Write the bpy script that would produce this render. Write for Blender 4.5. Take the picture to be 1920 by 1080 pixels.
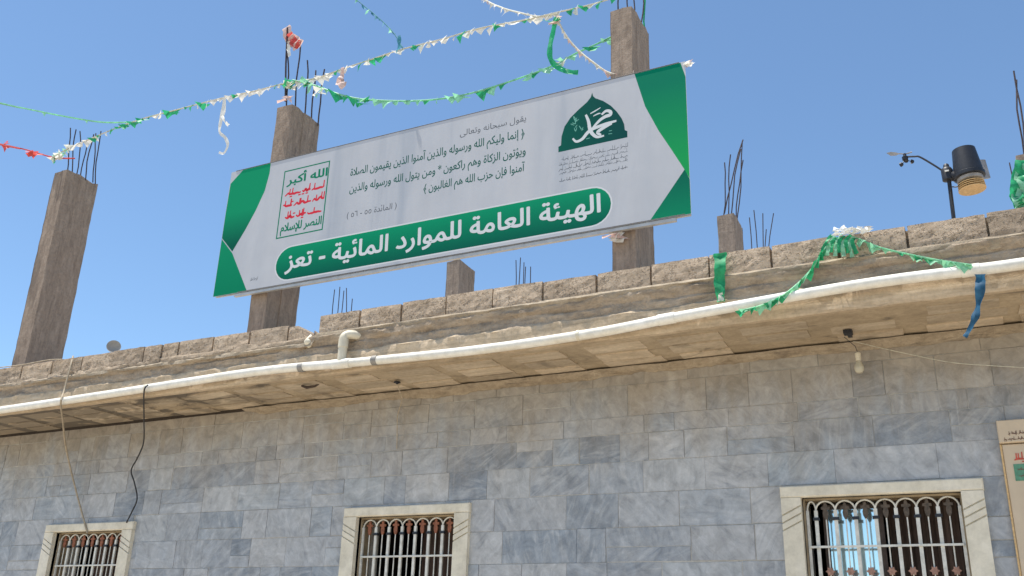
import bpy, math, random
from mathutils import Vector, Matrix, noise
R = math.radians
for o in list(bpy.data.objects): bpy.data.objects.remove(o)
scene = bpy.context.scene
col = scene.collection

# ------------------------------------------------------------------ camera
# World: X along the facade (right), Y into the building, Z up; eye at z = 0, ground at z = -1.6
FPX, D = 1794.0, 6.75
AX = Vector((0.89192586, 0.13583237, 0.43129784))
AY = Vector((0.45119986, -0.3301671, -0.82910094))
AZ = Vector((0.02978161, 0.93409809, -0.35577213))
CAM = Vector((0, -D, 0))
cam_data = bpy.data.cameras.new('camera')
cam = bpy.data.objects.new('camera', cam_data); col.objects.link(cam)
rot = Matrix((AX, AY, AZ))           # camera axes -> world
cam.matrix_world = Matrix.Translation(CAM) @ rot.to_4x4()
cam_data.sensor_width = 36.0
cam_data.lens = FPX / 1920 * 36.0
cam_data.clip_end = 5000
scene.camera = cam

# ------------------------------------------------------------------ sky, sun, exposure
SUN_DIR = Vector((-0.22, -0.085, 0.97)).normalized()      # towards the sun
SKY_STRENGTH, SUN_STRENGTH, EXPOSURE = 0.112, 4.2, 0.74
world = bpy.data.worlds.new('World'); scene.world = world; world.use_nodes = True
wn, wl = world.node_tree.nodes, world.node_tree.links
sky = wn.new('ShaderNodeTexSky'); sky.sky_type = 'NISHITA'; sky.sun_disc = False
sky.sun_elevation = math.asin(SUN_DIR.z)
sky.sun_rotation = math.atan2(SUN_DIR.x, SUN_DIR.y)
sky.altitude = 1400; sky.air_density = 1.0; sky.dust_density = 0.6; sky.ozone_density = 1.6
tint = wn.new('ShaderNodeMix'); tint.data_type = 'RGBA'; tint.blend_type = 'MULTIPLY'; tint.inputs[0].default_value = 1.0
tint.inputs[7].default_value = (0.94, 1.05, 1.06, 1)          # even tint: the photo's sky leans to cyan
wl.new(sky.outputs[0], tint.inputs[6]); wl.new(tint.outputs[2], wn['Background'].inputs[0])
wn['Background'].inputs[1].default_value = SKY_STRENGTH
sd = bpy.data.lights.new('sun', 'SUN'); sd.energy = SUN_STRENGTH; sd.angle = R(0.53); sd.color = (1.0, 0.95, 0.86)
sun = bpy.data.objects.new('sun', sd); col.objects.link(sun)
sun.rotation_euler = SUN_DIR.to_track_quat('Z', 'Y').to_euler(); sun.location = (0, -5, 30)
vs = scene.view_settings
vs.view_transform = 'Standard'; vs.look = 'None'; vs.gamma = 1.0; vs.exposure = EXPOSURE; vs.use_curve_mapping = False

# ------------------------------------------------------------------ helpers
def ray(u, v):
    d = Vector((u - 960, 540 - v, -FPX))
    return Vector((AX.dot(d), AY.dot(d), AZ.dot(d)))
def at(u, v, y):                     # photo pixel -> point of the world at depth y
    d = ray(u, v); return CAM + d * ((y + D) / d.y)

class MB:
    def __init__(s): s.v = []; s.f = []; s.sm = False
    def add(s, vs_, fs):
        n = len(s.v); s.v += [Vector(p) for p in vs_]; s.f += [[i + n for i in f] for f in fs]; return s
    def box(s, x0, x1, y0, y1, z0, z1, b=0.0):
        if b <= 0:
            return s.add([(x, y, z) for z in (z0, z1) for y in (y0, y1) for x in (x0, x1)],
                         [(0, 2, 3, 1), (4, 5, 7, 6), (0, 1, 5, 4), (2, 6, 7, 3), (0, 4, 6, 2), (1, 3, 7, 5)])
        # chamfered front (toward -y) edges
        return s.add([(x0, y1, z0), (x1, y1, z0), (x1, y1, z1), (x0, y1, z1),
                      (x0, y0 + b, z0), (x1, y0 + b, z0), (x1, y0 + b, z1), (x0, y0 + b, z1),
                      (x0 + b, y0, z0 + b), (x1 - b, y0, z0 + b), (x1 - b, y0, z1 - b), (x0 + b, y0, z1 - b)],
                     [(0, 3, 2, 1), (0, 1, 5, 4), (1, 2, 6, 5), (2, 3, 7, 6), (3, 0, 4, 7),
                      (4, 5, 9, 8), (5, 6, 10, 9), (6, 7, 11, 10), (7, 4, 8, 11), (8, 9, 10, 11)])
    def tube(s, pts, r, n=8, caps=True):
        pts = [Vector(p) for p in pts]; k = len(pts)
        rr = r if isinstance(r, (list, tuple)) else [r] * k
        ref = None; vs_ = []
        for i, p in enumerate(pts):
            t = (pts[min(i + 1, k - 1)] - pts[max(i - 1, 0)]).normalized()
            if ref is None:
                ref = t.orthogonal().normalized()
            ref = (ref - t * ref.dot(t)).normalized(); b = t.cross(ref)
            for j in range(n):
                a = 2 * math.pi * j / n
                vs_.append(p + (ref * math.cos(a) + b * math.sin(a)) * rr[i])
        fs = [(i * n + j, i * n + (j + 1) % n, (i + 1) * n + (j + 1) % n, (i + 1) * n + j)
              for i in range(k - 1) for j in range(n)]
        if caps: fs += [tuple(range(n - 1, -1, -1)), tuple((k - 1) * n + j for j in range(n))]
        s.sm = True
        return s.add(vs_, fs)
    def lathe(s, prof, mat, n=20):       # prof: (r, z) list; mat: 4x4
        vs_ = [mat @ Vector((r * math.cos(2 * math.pi * j / n), r * math.sin(2 * math.pi * j / n), z)) for r, z in prof for j in range(n)]
        k = len(prof)
        fs = [(i * n + j, i * n + (j + 1) % n, (i + 1) * n + (j + 1) % n, (i + 1) * n + j) for i in range(k - 1) for j in range(n)]
        fs += [tuple(range(n - 1, -1, -1)), tuple((k - 1) * n + j for j in range(n))]
        s.sm = True
        return s.add(vs_, fs)
    def prism(s, poly, y0, y1):          # poly: (x, z) list, extruded from y0 (front) to y1
        k = len(poly)
        a = sum(poly[i][0] * poly[(i + 1) % k][1] - poly[(i + 1) % k][0] * poly[i][1] for i in range(k))
        if a < 0: poly = poly[::-1]
        vs_ = [(x, y0, z) for x, z in poly] + [(x, y1, z) for x, z in poly]
        fs = [tuple(range(k)), tuple(range(2 * k - 1, k - 1, -1))]
        fs += [(i, i + k, (i + 1) % k + k, (i + 1) % k) for i in range(k)]
        return s.add(vs_, fs)

WLOC = {}
def obj(name, mb, mat, parent=None, origin=None, smooth=None):
    """link one mesh object; world coordinates in mb"""
    o0 = Vector((0, 0, 0))
    if origin == 'c':
        o0 = sum((p for p in mb.v), Vector()) / len(mb.v)
    elif origin is not None:
        o0 = Vector(origin)
    me = bpy.data.meshes.new(name)
    me.from_pydata([tuple(p - o0) for p in mb.v], [], mb.f); me.update()
    me.materials.append(mat)
    sm = mb.sm if smooth is None else smooth
    if sm:
        me.polygons.foreach_set('use_smooth', [True] * len(me.polygons))
        try: me.set_sharp_from_angle(angle=R(40))
        except Exception: pass
    o = bpy.data.objects.new(name, me); col.objects.link(o)
    o.location = o0; WLOC[o] = o0
    if parent is not None: setp(o, parent)
    return o
def setp(o, parent):
    o.parent = parent; o.matrix_parent_inverse = Matrix.Translation(-WLOC[parent])
def empty(name, loc):
    o = bpy.data.objects.new(name, None); col.objects.link(o); o.location = loc; o.empty_display_size = 0.2
    WLOC[o] = Vector(loc); return o
def tag(o, label=None, cat=None, group=None, kind=None):
    if label: o['label'] = label
    if cat: o['category'] = cat
    if group: o['group'] = group
    if kind: o['kind'] = kind
    return o

# ------------------------------------------------------------------ materials
def new_mat(name):
    m = bpy.data.materials.new(name); m.use_nodes = True
    nt = m.node_tree; b = nt.nodes['Principled BSDF']
    return m, nt, b
def nd(nt, t, **kw):
    n = nt.nodes.new(t)
    for k, v in kw.items(): setattr(n, k, v)
    return n
def ramp(nt, fac, stops, interp='LINEAR'):
    r = nd(nt, 'ShaderNodeValToRGB'); cr = r.color_ramp; cr.interpolation = interp
    while len(cr.elements) < len(stops): cr.elements.new(0.5)
    for e, (p, c) in zip(cr.elements, stops):
        e.position = p; e.color = (c[0], c[1], c[2], 1) if not isinstance(c, (int, float)) else (c, c, c, 1)
    nt.links.new(fac, r.inputs[0]); return r.outputs[0]
def mix(nt, fac, a, b, mode='MIX'):
    m = nd(nt, 'ShaderNodeMix', data_type='RGBA', blend_type=mode)
    for i, s in ((0, fac), (6, a), (7, b)):
        if hasattr(s, 'type') and hasattr(s, 'links'): nt.links.new(s, m.inputs[i])
        elif isinstance(s, (int, float)): m.inputs[i].default_value = s if i == 0 else (s, s, s, 1)
        else: m.inputs[i].default_value = (s[0], s[1], s[2], 1)
    return m.outputs[2]
def math_(nt, op, a, b=None, clamp=False):
    m = nd(nt, 'ShaderNodeMath', operation=op, use_clamp=clamp)
    for i, s in ((0, a), (1, b)):
        if s is None: continue
        if hasattr(s, 'links'): nt.links.new(s, m.inputs[i])
        else: m.inputs[i].default_value = s
    return m.outputs[0]
def coords(nt, kind='Object', scale=(1, 1, 1), seed_random=False):
    tc = nd(nt, 'ShaderNodeTexCoord')
    v = tc.outputs[kind]
    if kind == 'Object' or seed_random:
        pass
    if seed_random:
        oi = nd(nt, 'ShaderNodeObjectInfo')
        k = math_(nt, 'MULTIPLY', oi.outputs['Random'], 83.0)
        a = nd(nt, 'ShaderNodeVectorMath', operation='ADD'); nt.links.new(v, a.inputs[0]); nt.links.new(k, a.inputs[1]); v = a.outputs[0]
    mp = nd(nt, 'ShaderNodeMapping'); mp.inputs['Scale'].default_value = scale; nt.links.new(v, mp.inputs[0])
    return mp.outputs[0]
def wcoords(nt, scale=(1, 1, 1)):
    g = nd(nt, 'ShaderNodeNewGeometry'); mp = nd(nt, 'ShaderNodeMapping'); mp.inputs['Scale'].default_value = scale
    nt.links.new(g.outputs['Position'], mp.inputs[0]); return mp.outputs[0]
def nz(nt, vec, scale, detail=6, rough=0.6, dist=0.0):
    n = nd(nt, 'ShaderNodeTexNoise'); n.inputs['Scale'].default_value = scale; n.inputs['Detail'].default_value = detail
    n.inputs['Roughness'].default_value = rough; n.inputs['Distortion'].default_value = dist
    nt.links.new(vec, n.inputs['Vector']); return n.outputs[0]
def bump(nt, b, h, strength, dist):
    n = nd(nt, 'ShaderNodeBump'); n.inputs['Strength'].default_value = strength; n.inputs['Distance'].default_value = dist
    nt.links.new(h, n.inputs['Height']); nt.links.new(n.outputs[0], b.inputs['Normal'])
def setc(nt, b, c):
    if hasattr(c, 'links'): nt.links.new(c, b.inputs['Base Color'])
    else: b.inputs['Base Color'].default_value = (*c, 1)

def plain(name, c, rough=0.6, metal=0.0, var=0.25, scale=30.0, bmp=0.0, spec=0.4):
    m, nt, b = new_mat(name)
    v = wcoords(nt)
    n = nz(nt, v, scale)
    lo = [x * (1 - var) for x in c]; hi = [min(1, x * (1 + var)) for x in c]
    setc(nt, b, ramp(nt, n, [(0.3, lo), (0.7, hi)]))
    b.inputs['Roughness'].default_value = rough; b.inputs['Metallic'].default_value = metal
    b.inputs['Specular IOR Level'].default_value = spec
    if bmp: bump(nt, b, n, bmp, 0.004)
    return m

def stone_material():
    m, nt, b = new_mat('grey_marble_cladding')
    oi = nd(nt, 'ShaderNodeObjectInfo'); rnd = oi.outputs['Random']
    base = ramp(nt, rnd, [(0.0, (0.24, 0.275, 0.32)), (0.12, (0.33, 0.37, 0.415)), (0.28, (0.39, 0.42, 0.455)), (0.42, (0.46, 0.465, 0.475)),
                          (0.56, (0.41, 0.435, 0.465)), (0.70, (0.30, 0.33, 0.37)), (0.84, (0.49, 0.49, 0.49)), (1.0, (0.38, 0.42, 0.455))])
    tc = nd(nt, 'ShaderNodeTexCoord')
    k = math_(nt, 'MULTIPLY', rnd, 91.0)
    a = nd(nt, 'ShaderNodeVectorMath', operation='ADD'); nt.links.new(tc.outputs['Object'], a.inputs[0]); nt.links.new(k, a.inputs[1])
    vr = nd(nt, 'ShaderNodeVectorRotate', rotation_type='Y_AXIS')
    nt.links.new(tc.outputs['Object'], vr.inputs['Vector'])
    ang = math_(nt, 'MULTIPLY', math_(nt, 'FRACT', math_(nt, 'MULTIPLY', rnd, 7.31)), 3.14)
    nt.links.new(ang, vr.inputs['Angle'])
    a2 = nd(nt, 'ShaderNodeVectorMath', operation='ADD'); nt.links.new(vr.outputs[0], a2.inputs[0]); nt.links.new(k, a2.inputs[1])
    mp = nd(nt, 'ShaderNodeMapping'); mp.inputs['Scale'].default_value = (1.0, 1, 5.0); nt.links.new(a2.outputs[0], mp.inputs[0])
    vein = nz(nt, mp.outputs[0], 2.3, 8, 0.62, 1.6)
    cloud = nz(nt, a.outputs[0], 4.5, 5, 0.6, 0.6)
    c = mix(nt, math_(nt, 'MULTIPLY', ramp(nt, vein, [(0.48, 0.0), (0.66, 1.0)]), 0.5), base, (0.60, 0.61, 0.62))
    c = mix(nt, math_(nt, 'MULTIPLY', ramp(nt, vein, [(0.27, 1.0), (0.44, 0.0)]), 0.55), c, (0.145, 0.17, 0.21))
    c = mix(nt, math_(nt, 'MULTIPLY', ramp(nt, cloud, [(0.35, 0.0), (0.72, 1.0)]), 0.38), c, (0.54, 0.53, 0.515))
    # cement wash and dust that ran down from the eave
    g = nd(nt, 'ShaderNodeNewGeometry'); sx = nd(nt, 'ShaderNodeSeparateXYZ'); nt.links.new(g.outputs['Position'], sx.inputs[0])
    run = nz(nt, wcoords(nt, (1.7, 1, 0.45)), 1.3, 6, 0.65)
    run2 = nz(nt, wcoords(nt, (7, 1, 0.8)), 1.6, 4, 0.6)
    lvl = math_(nt, 'ADD', math_(nt, 'ADD', sx.outputs[2], math_(nt, 'MULTIPLY', run, 1.3)), math_(nt, 'MULTIPLY', run2, 0.5))
    st = ramp(nt, math_(nt, 'DIVIDE', lvl, 3.2), [(0.68, 0.0), (0.88, 1.0)])
    per = math_(nt, 'ADD', 0.75, math_(nt, 'MULTIPLY', math_(nt, 'FRACT', math_(nt, 'MULTIPLY', rnd, 13.7)), 0.25))
    c = mix(nt, math_(nt, 'MULTIPLY', math_(nt, 'MULTIPLY', st, per), 0.74), c, (0.335, 0.27, 0.19))
    mott = nz(nt, wcoords(nt), 9, 5, 0.65, 0.8)
    c = mix(nt, 0.55, c, ramp(nt, mott, [(0.3, 0.48), (0.5, 0.9), (0.7, 1.28)]), 'MULTIPLY')
    lime = nz(nt, wcoords(nt, (16, 1, 0.7)), 1.7, 5, 0.6, 0.3)
    c = mix(nt, math_(nt, 'MULTIPLY', ramp(nt, lime, [(0.66, 0.0), (0.74, 1.0)]), 0.45), c, (0.58, 0.55, 0.50))
    fine = nz(nt, wcoords(nt), 60, 4, 0.7)
    c = mix(nt, 0.22, c, ramp(nt, fine, [(0.3, 0.55), (0.7, 1.0)]), 'MULTIPLY')
    setc(nt, b, c)
    b.inputs['Roughness'].default_value = 0.62; b.inputs['Specular IOR Level'].default_value = 0.3
    bump(nt, b, math_(nt, 'ADD', math_(nt, 'MULTIPLY', vein, 0.6), math_(nt, 'MULTIPLY', fine, 0.4)), 0.4, 0.012)
    return m

def rough_concrete(name, cols, scale=6.0, stretch=(1, 1, 1), bscale=45.0, bstr=0.5, bdist=0.012, pit=0.0, per_obj=0.0, dark=None):
    m, nt, b = new_mat(name)
    v = wcoords(nt, stretch)
    n1 = nz(nt, v, scale, 7, 0.66, 0.4)
    c = ramp(nt, n1, [(0.28, cols[0]), (0.5, cols[1]), (0.72, cols[2])])
    if per_obj:
        oi = nd(nt, 'ShaderNodeObjectInfo')
        c = mix(nt, 1.0, c, ramp(nt, oi.outputs['Random'], [(0, 1 - per_obj), (1, 1 + per_obj)]), 'MULTIPLY')
    n2 = nz(nt, wcoords(nt), bscale, 5, 0.75)
    c = mix(nt, 0.35, c, ramp(nt, n2, [(0.32, 0.45), (0.62, 1.1)]), 'MULTIPLY')
    h = n2
    if pit:
        sel = ramp(nt, nz(nt, wcoords(nt), 12, 3), [(0.40, 0.0), (0.6, 1.0)])
        p = math_(nt, 'MULTIPLY', ramp(nt, nz(nt, wcoords(nt, (1, 1, 1.25)), 52, 2, 0.45, 0.9), [(0.56, 0.0), (0.66, 1.0)]), sel)
        h = math_(nt, 'SUBTRACT', n2, math_(nt, 'MULTIPLY', p, pit))
    if dark:
        st = nz(nt, wcoords(nt, dark[1]), dark[2], 6, 0.7, 0.5)
        c = mix(nt, math_(nt, 'MULTIPLY', ramp(nt, st, [(dark[3], 0.0), (dark[3] + 0.16, 1.0)]), 0.75), c, dark[0])
    setc(nt, b, c); b.inputs['Roughness'].default_value = 0.9; b.inputs['Specular IOR Level'].default_value = 0.2
    bump(nt, b, h, bstr, bdist)
    return m

def damp(m, x0, x1, c):
    """grey damp patches of the old slab, strongest towards its left end"""
    nt = m.node_tree; b = nt.nodes['Principled BSDF']; src = b.inputs['Base Color'].links[0].from_socket
    g = nd(nt, 'ShaderNodeNewGeometry'); sx = nd(nt, 'ShaderNodeSeparateXYZ'); nt.links.new(g.outputs['Position'], sx.inputs[0])
    f = math_(nt, 'DIVIDE', math_(nt, 'SUBTRACT', x1, sx.outputs[0]), x1 - x0, True)
    n1 = nz(nt, wcoords(nt, (1.6, 3.0, 1)), 1.5, 6, 0.62, 0.8)
    k = ramp(nt, math_(nt, 'ADD', n1, math_(nt, 'MULTIPLY', f, 0.25)), [(0.58, 0.0), (0.70, 1.0)])
    setc(nt, b, mix(nt, math_(nt, 'MULTIPLY', k, 0.85), src, c))

def print_grad(name, c0, c1, axis, lo, hi, rough=0.45):
    """printed colour gradient on the banner vinyl, along a world axis"""
    m, nt, b = new_mat(name)
    g = nd(nt, 'ShaderNodeNewGeometry'); sx = nd(nt, 'ShaderNodeSeparateXYZ'); nt.links.new(g.outputs['Position'], sx.inputs[0])
    f = math_(nt, 'DIVIDE', math_(nt, 'SUBTRACT', sx.outputs[axis], lo), hi - lo, True)
    setc(nt, b, ramp(nt, f, [(0.0, c0), (1.0, c1)]))
    b.inputs['Roughness'].default_value = 0.6; b.inputs['Specular IOR Level'].default_value = 0.06
    return m

MT = {}
MT['stone'] = stone_material()
MT['grout'] = rough_concrete('pale_grout', [(0.34, 0.33, 0.31), (0.50, 0.48, 0.44), (0.62, 0.60, 0.55)], 5)
MT['block'] = rough_concrete('pitted_concrete_block', [(0.36, 0.275, 0.195), (0.53, 0.415, 0.305), (0.66, 0.53, 0.40)], 7, (1, 1, 1), 55, 1.0, 0.016, 1.6, 0.16,
                             dark=((0.12, 0.10, 0.085), (1.5, 1, 5), 2.0, 0.56))
MT['slab_edge'] = rough_concrete('eave_edge_concrete', [(0.36, 0.28, 0.19), (0.53, 0.42, 0.295), (0.66, 0.54, 0.395)], 4, (0.6, 1, 5), 30, 0.6, 0.015,
                                 dark=((0.15, 0.125, 0.10), (0.8, 1, 7), 2.2, 0.57))
MT['mortar'] = rough_concrete('rough_mortar', [(0.27, 0.215, 0.155), (0.39, 0.32, 0.235), (0.50, 0.42, 0.32)], 6, (1, 1, 3), 28, 0.9, 0.02,
                              dark=((0.11, 0.09, 0.075), (1, 1, 6), 2.6, 0.53))
MT['course'] = rough_concrete('dirty_levelling_mortar', [(0.29, 0.225, 0.16), (0.43, 0.34, 0.25), (0.58, 0.475, 0.36)], 5, (0.8, 1, 3.5), 26, 1.0, 0.025,
                              dark=((0.17, 0.14, 0.11), (0.9, 1, 5), 2.4, 0.53))
MT['soffit'] = rough_concrete('stained_soffit_concrete', [(0.32, 0.255, 0.175), (0.45, 0.36, 0.25), (0.55, 0.45, 0.325)], 2.2, (1, 1.6, 1), 25, 0.45, 0.01,
                              dark=((0.22, 0.165, 0.105), (0.9, 2.0, 1), 1.4, 0.58))
MT['panel'] = rough_concrete('board_marked_concrete', [(0.39, 0.315, 0.225), (0.51, 0.42, 0.31), (0.61, 0.52, 0.40)], 3.0, (0.7, 3.0, 1), 25, 0.4, 0.008, 0, 0.22,
                             dark=((0.23, 0.165, 0.10), (0.5, 5.0, 1), 1.6, 0.60))
damp(MT['soffit'], -8.2, -5.2, (0.10, 0.088, 0.075)); damp(MT['panel'], -8.6, -4.6, (0.24, 0.20, 0.15))
MT['column'] = rough_concrete('board_formed_column', [(0.225, 0.172, 0.135), (0.315, 0.245, 0.192), (0.40, 0.315, 0.25)], 4, (5, 5, 1.1), 34, 0.6, 0.012,
                              dark=((0.13, 0.105, 0.09), (9, 9, 0.9), 1.5, 0.57))
MT['rebar'] = plain('rusty_dark_steel', (0.075, 0.055, 0.055), 0.7, 0.4, 0.5, 60)
MT['roof'] = plain('roof_screed', (0.36, 0.32, 0.27), 0.9)
MT['cream'] = rough_concrete('cream_painted_stone', [(0.66, 0.60, 0.48), (0.74, 0.68, 0.55), (0.80, 0.74, 0.62)], 5, (1, 1, 0.6), 9, 0.15, 0.006,
                             dark=((0.46, 0.38, 0.26), (3, 3, 0.5), 1.6, 0.66))
MT['reveal'] = plain('window_reveal_render', (0.36, 0.28, 0.18), 0.85, 0, 0.3, 8, 0.3)
MT['white_bar'] = plain('white_painted_steel', (0.66, 0.64, 0.58), 0.5, 0, 0.2, 25)
MT['rust'] = plain('rusty_ornament', (0.26, 0.095, 0.05), 0.7, 0, 0.4, 40)
MT['dark_orn'] = plain('dark_bronze_ornament', (0.10, 0.075, 0.055), 0.6, 0.2, 0.4, 40)
MT['pinkish'] = plain('faded_brown_rosette', (0.34, 0.19, 0.14), 0.7, 0, 0.35, 60)
MT['gap_shade'] = plain('painted_gap_shade', (0.045, 0.035, 0.028), 0.95)  # near-black colour that stands for the shade in the eave joint
MT['black'] = plain('black_plastic', (0.018, 0.02, 0.027), 0.5, 0, 0.3, 40)
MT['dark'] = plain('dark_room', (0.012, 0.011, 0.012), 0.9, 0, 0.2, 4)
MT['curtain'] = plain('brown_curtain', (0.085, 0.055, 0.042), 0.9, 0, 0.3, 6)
MT['sash'] = plain('brown_timber_sash', (0.07, 0.05, 0.04), 0.7, 0, 0.3, 20)
MT['pvc'] = rough_concrete('weathered_white_pvc', [(0.72, 0.66, 0.54), (0.82, 0.79, 0.71), (0.86, 0.84, 0.78)], 2, (1.0, 4, 4), 12, 0.03, 0.002)
MT['pvc'].node_tree.nodes['Principled BSDF'].inputs['Roughness'].default_value = 0.45
MT['pvc_old'] = plain('yellowed_pvc', (0.66, 0.60, 0.47), 0.5, 0, 0.14, 12)
MT['bracket'] = plain('grey_pipe_bracket', (0.27, 0.255, 0.235), 0.6, 0.3)
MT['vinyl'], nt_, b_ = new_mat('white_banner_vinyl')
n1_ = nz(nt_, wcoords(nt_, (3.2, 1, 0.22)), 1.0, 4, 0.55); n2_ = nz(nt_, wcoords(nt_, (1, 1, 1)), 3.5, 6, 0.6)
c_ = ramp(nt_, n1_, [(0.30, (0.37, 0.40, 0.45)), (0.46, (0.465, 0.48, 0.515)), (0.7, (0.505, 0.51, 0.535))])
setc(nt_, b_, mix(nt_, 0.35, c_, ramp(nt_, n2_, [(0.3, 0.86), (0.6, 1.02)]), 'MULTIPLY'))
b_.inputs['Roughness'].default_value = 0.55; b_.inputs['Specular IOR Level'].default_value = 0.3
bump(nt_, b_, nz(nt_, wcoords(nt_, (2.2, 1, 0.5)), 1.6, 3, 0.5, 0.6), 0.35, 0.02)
MT['frame'] = plain('galvanised_sign_frame', (0.50, 0.49, 0.47), 0.45, 0.4, 0.15, 12)
MT['hem'] = plain('dark_banner_hem', (0.09, 0.09, 0.10), 0.6)
MT['white_print'] = plain('white_print', (0.62, 0.64, 0.66), 0.6, 0, 0.03, 2, spec=0.06)
MT['green_text'] = plain('dark_green_print', (0.006, 0.10, 0.075), 0.6, 0, 0.05, 2, spec=0.06)
MT['box_green'] = plain('green_box_print', (0.004, 0.19, 0.105), 0.6, 0, 0.05, 2, spec=0.06)
MT['red_text'] = plain('red_print', (0.62, 0.035, 0.055), 0.6, 0, 0.05, 2, spec=0.06)
MT['grey_text'] = plain('grey_print', (0.11, 0.12, 0.135), 0.6, 0, 0.05, 2, spec=0.06)
MT['dome'] = print_grad('dome_print', (0.002, 0.105, 0.072), (0.003, 0.06, 0.06), 0, -3.0, -2.2)
MT['pale_green'] = plain('pale_green_print', (0.16, 0.42, 0.34), 0.6, 0, 0.05, 2, spec=0.06)
MT['g_plastic'] = plain('green_bunting_plastic', (0.03, 0.40, 0.17), 0.5, 0, 0.4, 18)
MT['lg_plastic'] = plain('pale_green_bunting_plastic', (0.30, 0.68, 0.44), 0.5, 0, 0.25, 18)
MT['w_plastic'] = plain('white_bunting_plastic', (0.78, 0.76, 0.70), 0.5, 0, 0.12, 18)
MT['p_plastic'] = plain('faded_pink_plastic', (0.72, 0.52, 0.47), 0.5, 0, 0.2, 18)
MT['r_plastic'] = plain('red_bunting_plastic', (0.66, 0.10, 0.09), 0.5, 0, 0.3, 18)
MT['t_plastic'] = plain('teal_bunting_plastic', (0.06, 0.25, 0.33), 0.5, 0, 0.3, 18)
MT['b_plastic'] = plain('blue_ribbon_plastic', (0.025, 0.12, 0.23), 0.5, 0, 0.3, 18)
for k_ in list(MT):
    if k_.endswith('_plastic'):
        nt_ = MT[k_].node_tree; b_ = nt_.nodes['Principled BSDF']; tr_ = nt_.nodes.new('ShaderNodeBsdfTranslucent'); mx_ = nt_.nodes.new('ShaderNodeMixShader'); mx_.inputs[0].default_value = 0.42
        nt_.links.new(b_.inputs['Base Color'].links[0].from_socket, tr_.inputs[0]); nt_.links.new(b_.outputs[0], mx_.inputs[1]); nt_.links.new(tr_.outputs[0], mx_.inputs[2])
        nt_.links.new(mx_.outputs[0], nt_.nodes['Material Output'].inputs[0])
MT['twine'] = plain('pale_twine', (0.58, 0.56, 0.46), 0.8)
MT['white_knit'] = plain('white_cloth', (0.80, 0.79, 0.76), 0.9, 0, 0.08, 20)
MT['cable_tan'] = plain('dusty_tan_cord', (0.40, 0.33, 0.24), 0.8)
MT['cable_black'] = plain('black_cable', (0.03, 0.03, 0.032), 0.6)
MT['straw'] = plain('straw_plastic', (0.62, 0.42, 0.20), 0.6, 0, 0.2, 60)
MT['dish'] = plain('pale_grey_dish', (0.36, 0.33, 0.29), 0.6, 0, 0.1)
MT['board'] = plain('cream_notice_board', (0.58, 0.47, 0.34), 0.7, 0, 0.1, 4)
MT['board_text'] = plain('brown_board_print', (0.17, 0.10, 0.07), 0.7)
MT['board_red'] = plain('red_board_print', (0.52, 0.09, 0.06), 0.7)
MT['board_green'] = plain('green_board_band', (0.10, 0.26, 0.17), 0.7)
MT['panel_solar'] = plain('grey_solar_panel', (0.30, 0.27, 0.24), 0.4, 0.1)
mg, nt_, b_ = new_mat('blue_reflective_glass')
nzv = nz(nt_, wcoords(nt_), 2.0, 2, 0.5)
setc(nt_, b_, ramp(nt_, nzv, [(0.3, (0.66, 0.82, 0.86)), (0.7, (0.80, 0.91, 0.93))]))
b_.inputs['Metallic'].default_value = 0.85; b_.inputs['Roughness'].default_value = 0.10
MT['glass'] = mg
mg, nt_, b_ = new_mat('frosted_bulb_glass'); setc(nt_, b_, (0.62, 0.57, 0.44)); b_.inputs['Roughness'].default_value = 0.25
b_.inputs['Transmission Weight'].default_value = 0.25
MT['bulb'] = mg

def ground_material():
    m, nt, b = new_mat('dusty_street')
    v = wcoords(nt)
    c = ramp(nt, nz(nt, v, 0.4, 8), [(0.3, (0.40, 0.335, 0.25)), (0.7, (0.51, 0.44, 0.345))])
    setc(nt, b, c); b.inputs['Roughness'].default_value = 0.95
    bump(nt, b, nz(nt, v, 8, 6), 0.4, 0.03)
    return m

# ------------------------------------------------------------------ ground
GZ = -1.6
g = MB().add([(-900, -900, GZ), (900, -900, GZ), (900, 900, GZ), (-900, 900, GZ)], [(0, 1, 2, 3)])
tag(obj('ground', g, ground_material()), kind='structure')

# ------------------------------------------------------------------ building
rng = random.Random(11)
XL, XR = -11.6, 2.2
building = empty('stone_clad_building', (-4.7, 0, GZ))
tag(building, 'single storey building clad in grey marble with unfinished concrete columns on its roof', 'building')
def zs(x): return 2.055 + (x + 9.8) * 0.0034        # underside of the eave

WINS = [  # outer x0, x1, top z, bottom z
    (-8.715, -7.485, 1.068, -0.75), (-5.02, -3.802, 1.102, -0.72), (-1.376, -0.118, 1.114, -0.70)]
JW, LH = 0.135, 0.078
opens = [(x0 + JW, x1 - JW, zb + 0.1, zt - LH) for x0, x1, zt, zb in WINS]
# wall body with real openings
wb = MB(); y0w, y1w = -0.010, 0.30
xs = sorted([XL, XR] + [v for o in opens for v in (o[0], o[1])])
for i in range(len(xs) - 1):
    a, b = xs[i], xs[i + 1]
    op = next((o for o in opens if abs(o[0] - a) < 1e-6 and abs(o[1] - b) < 1e-6), None)
    if op: wb.box(a, b, y0w, y1w, GZ, op[2]).box(a, b, y0w, y1w, op[3], 2.2)
    else: wb.box(a, b, y0w, y1w, GZ, 2.2)
wb.box(XL, XL + 0.3, 0.301, 10.5, GZ, 2.2).box(XR - 0.3, XR, 0.301, 10.5, GZ, 2.2).box(XL, XR, 10.501, 10.8, GZ, 2.2)
wall = obj('wall', wb, MT['grout'], building)

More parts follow.
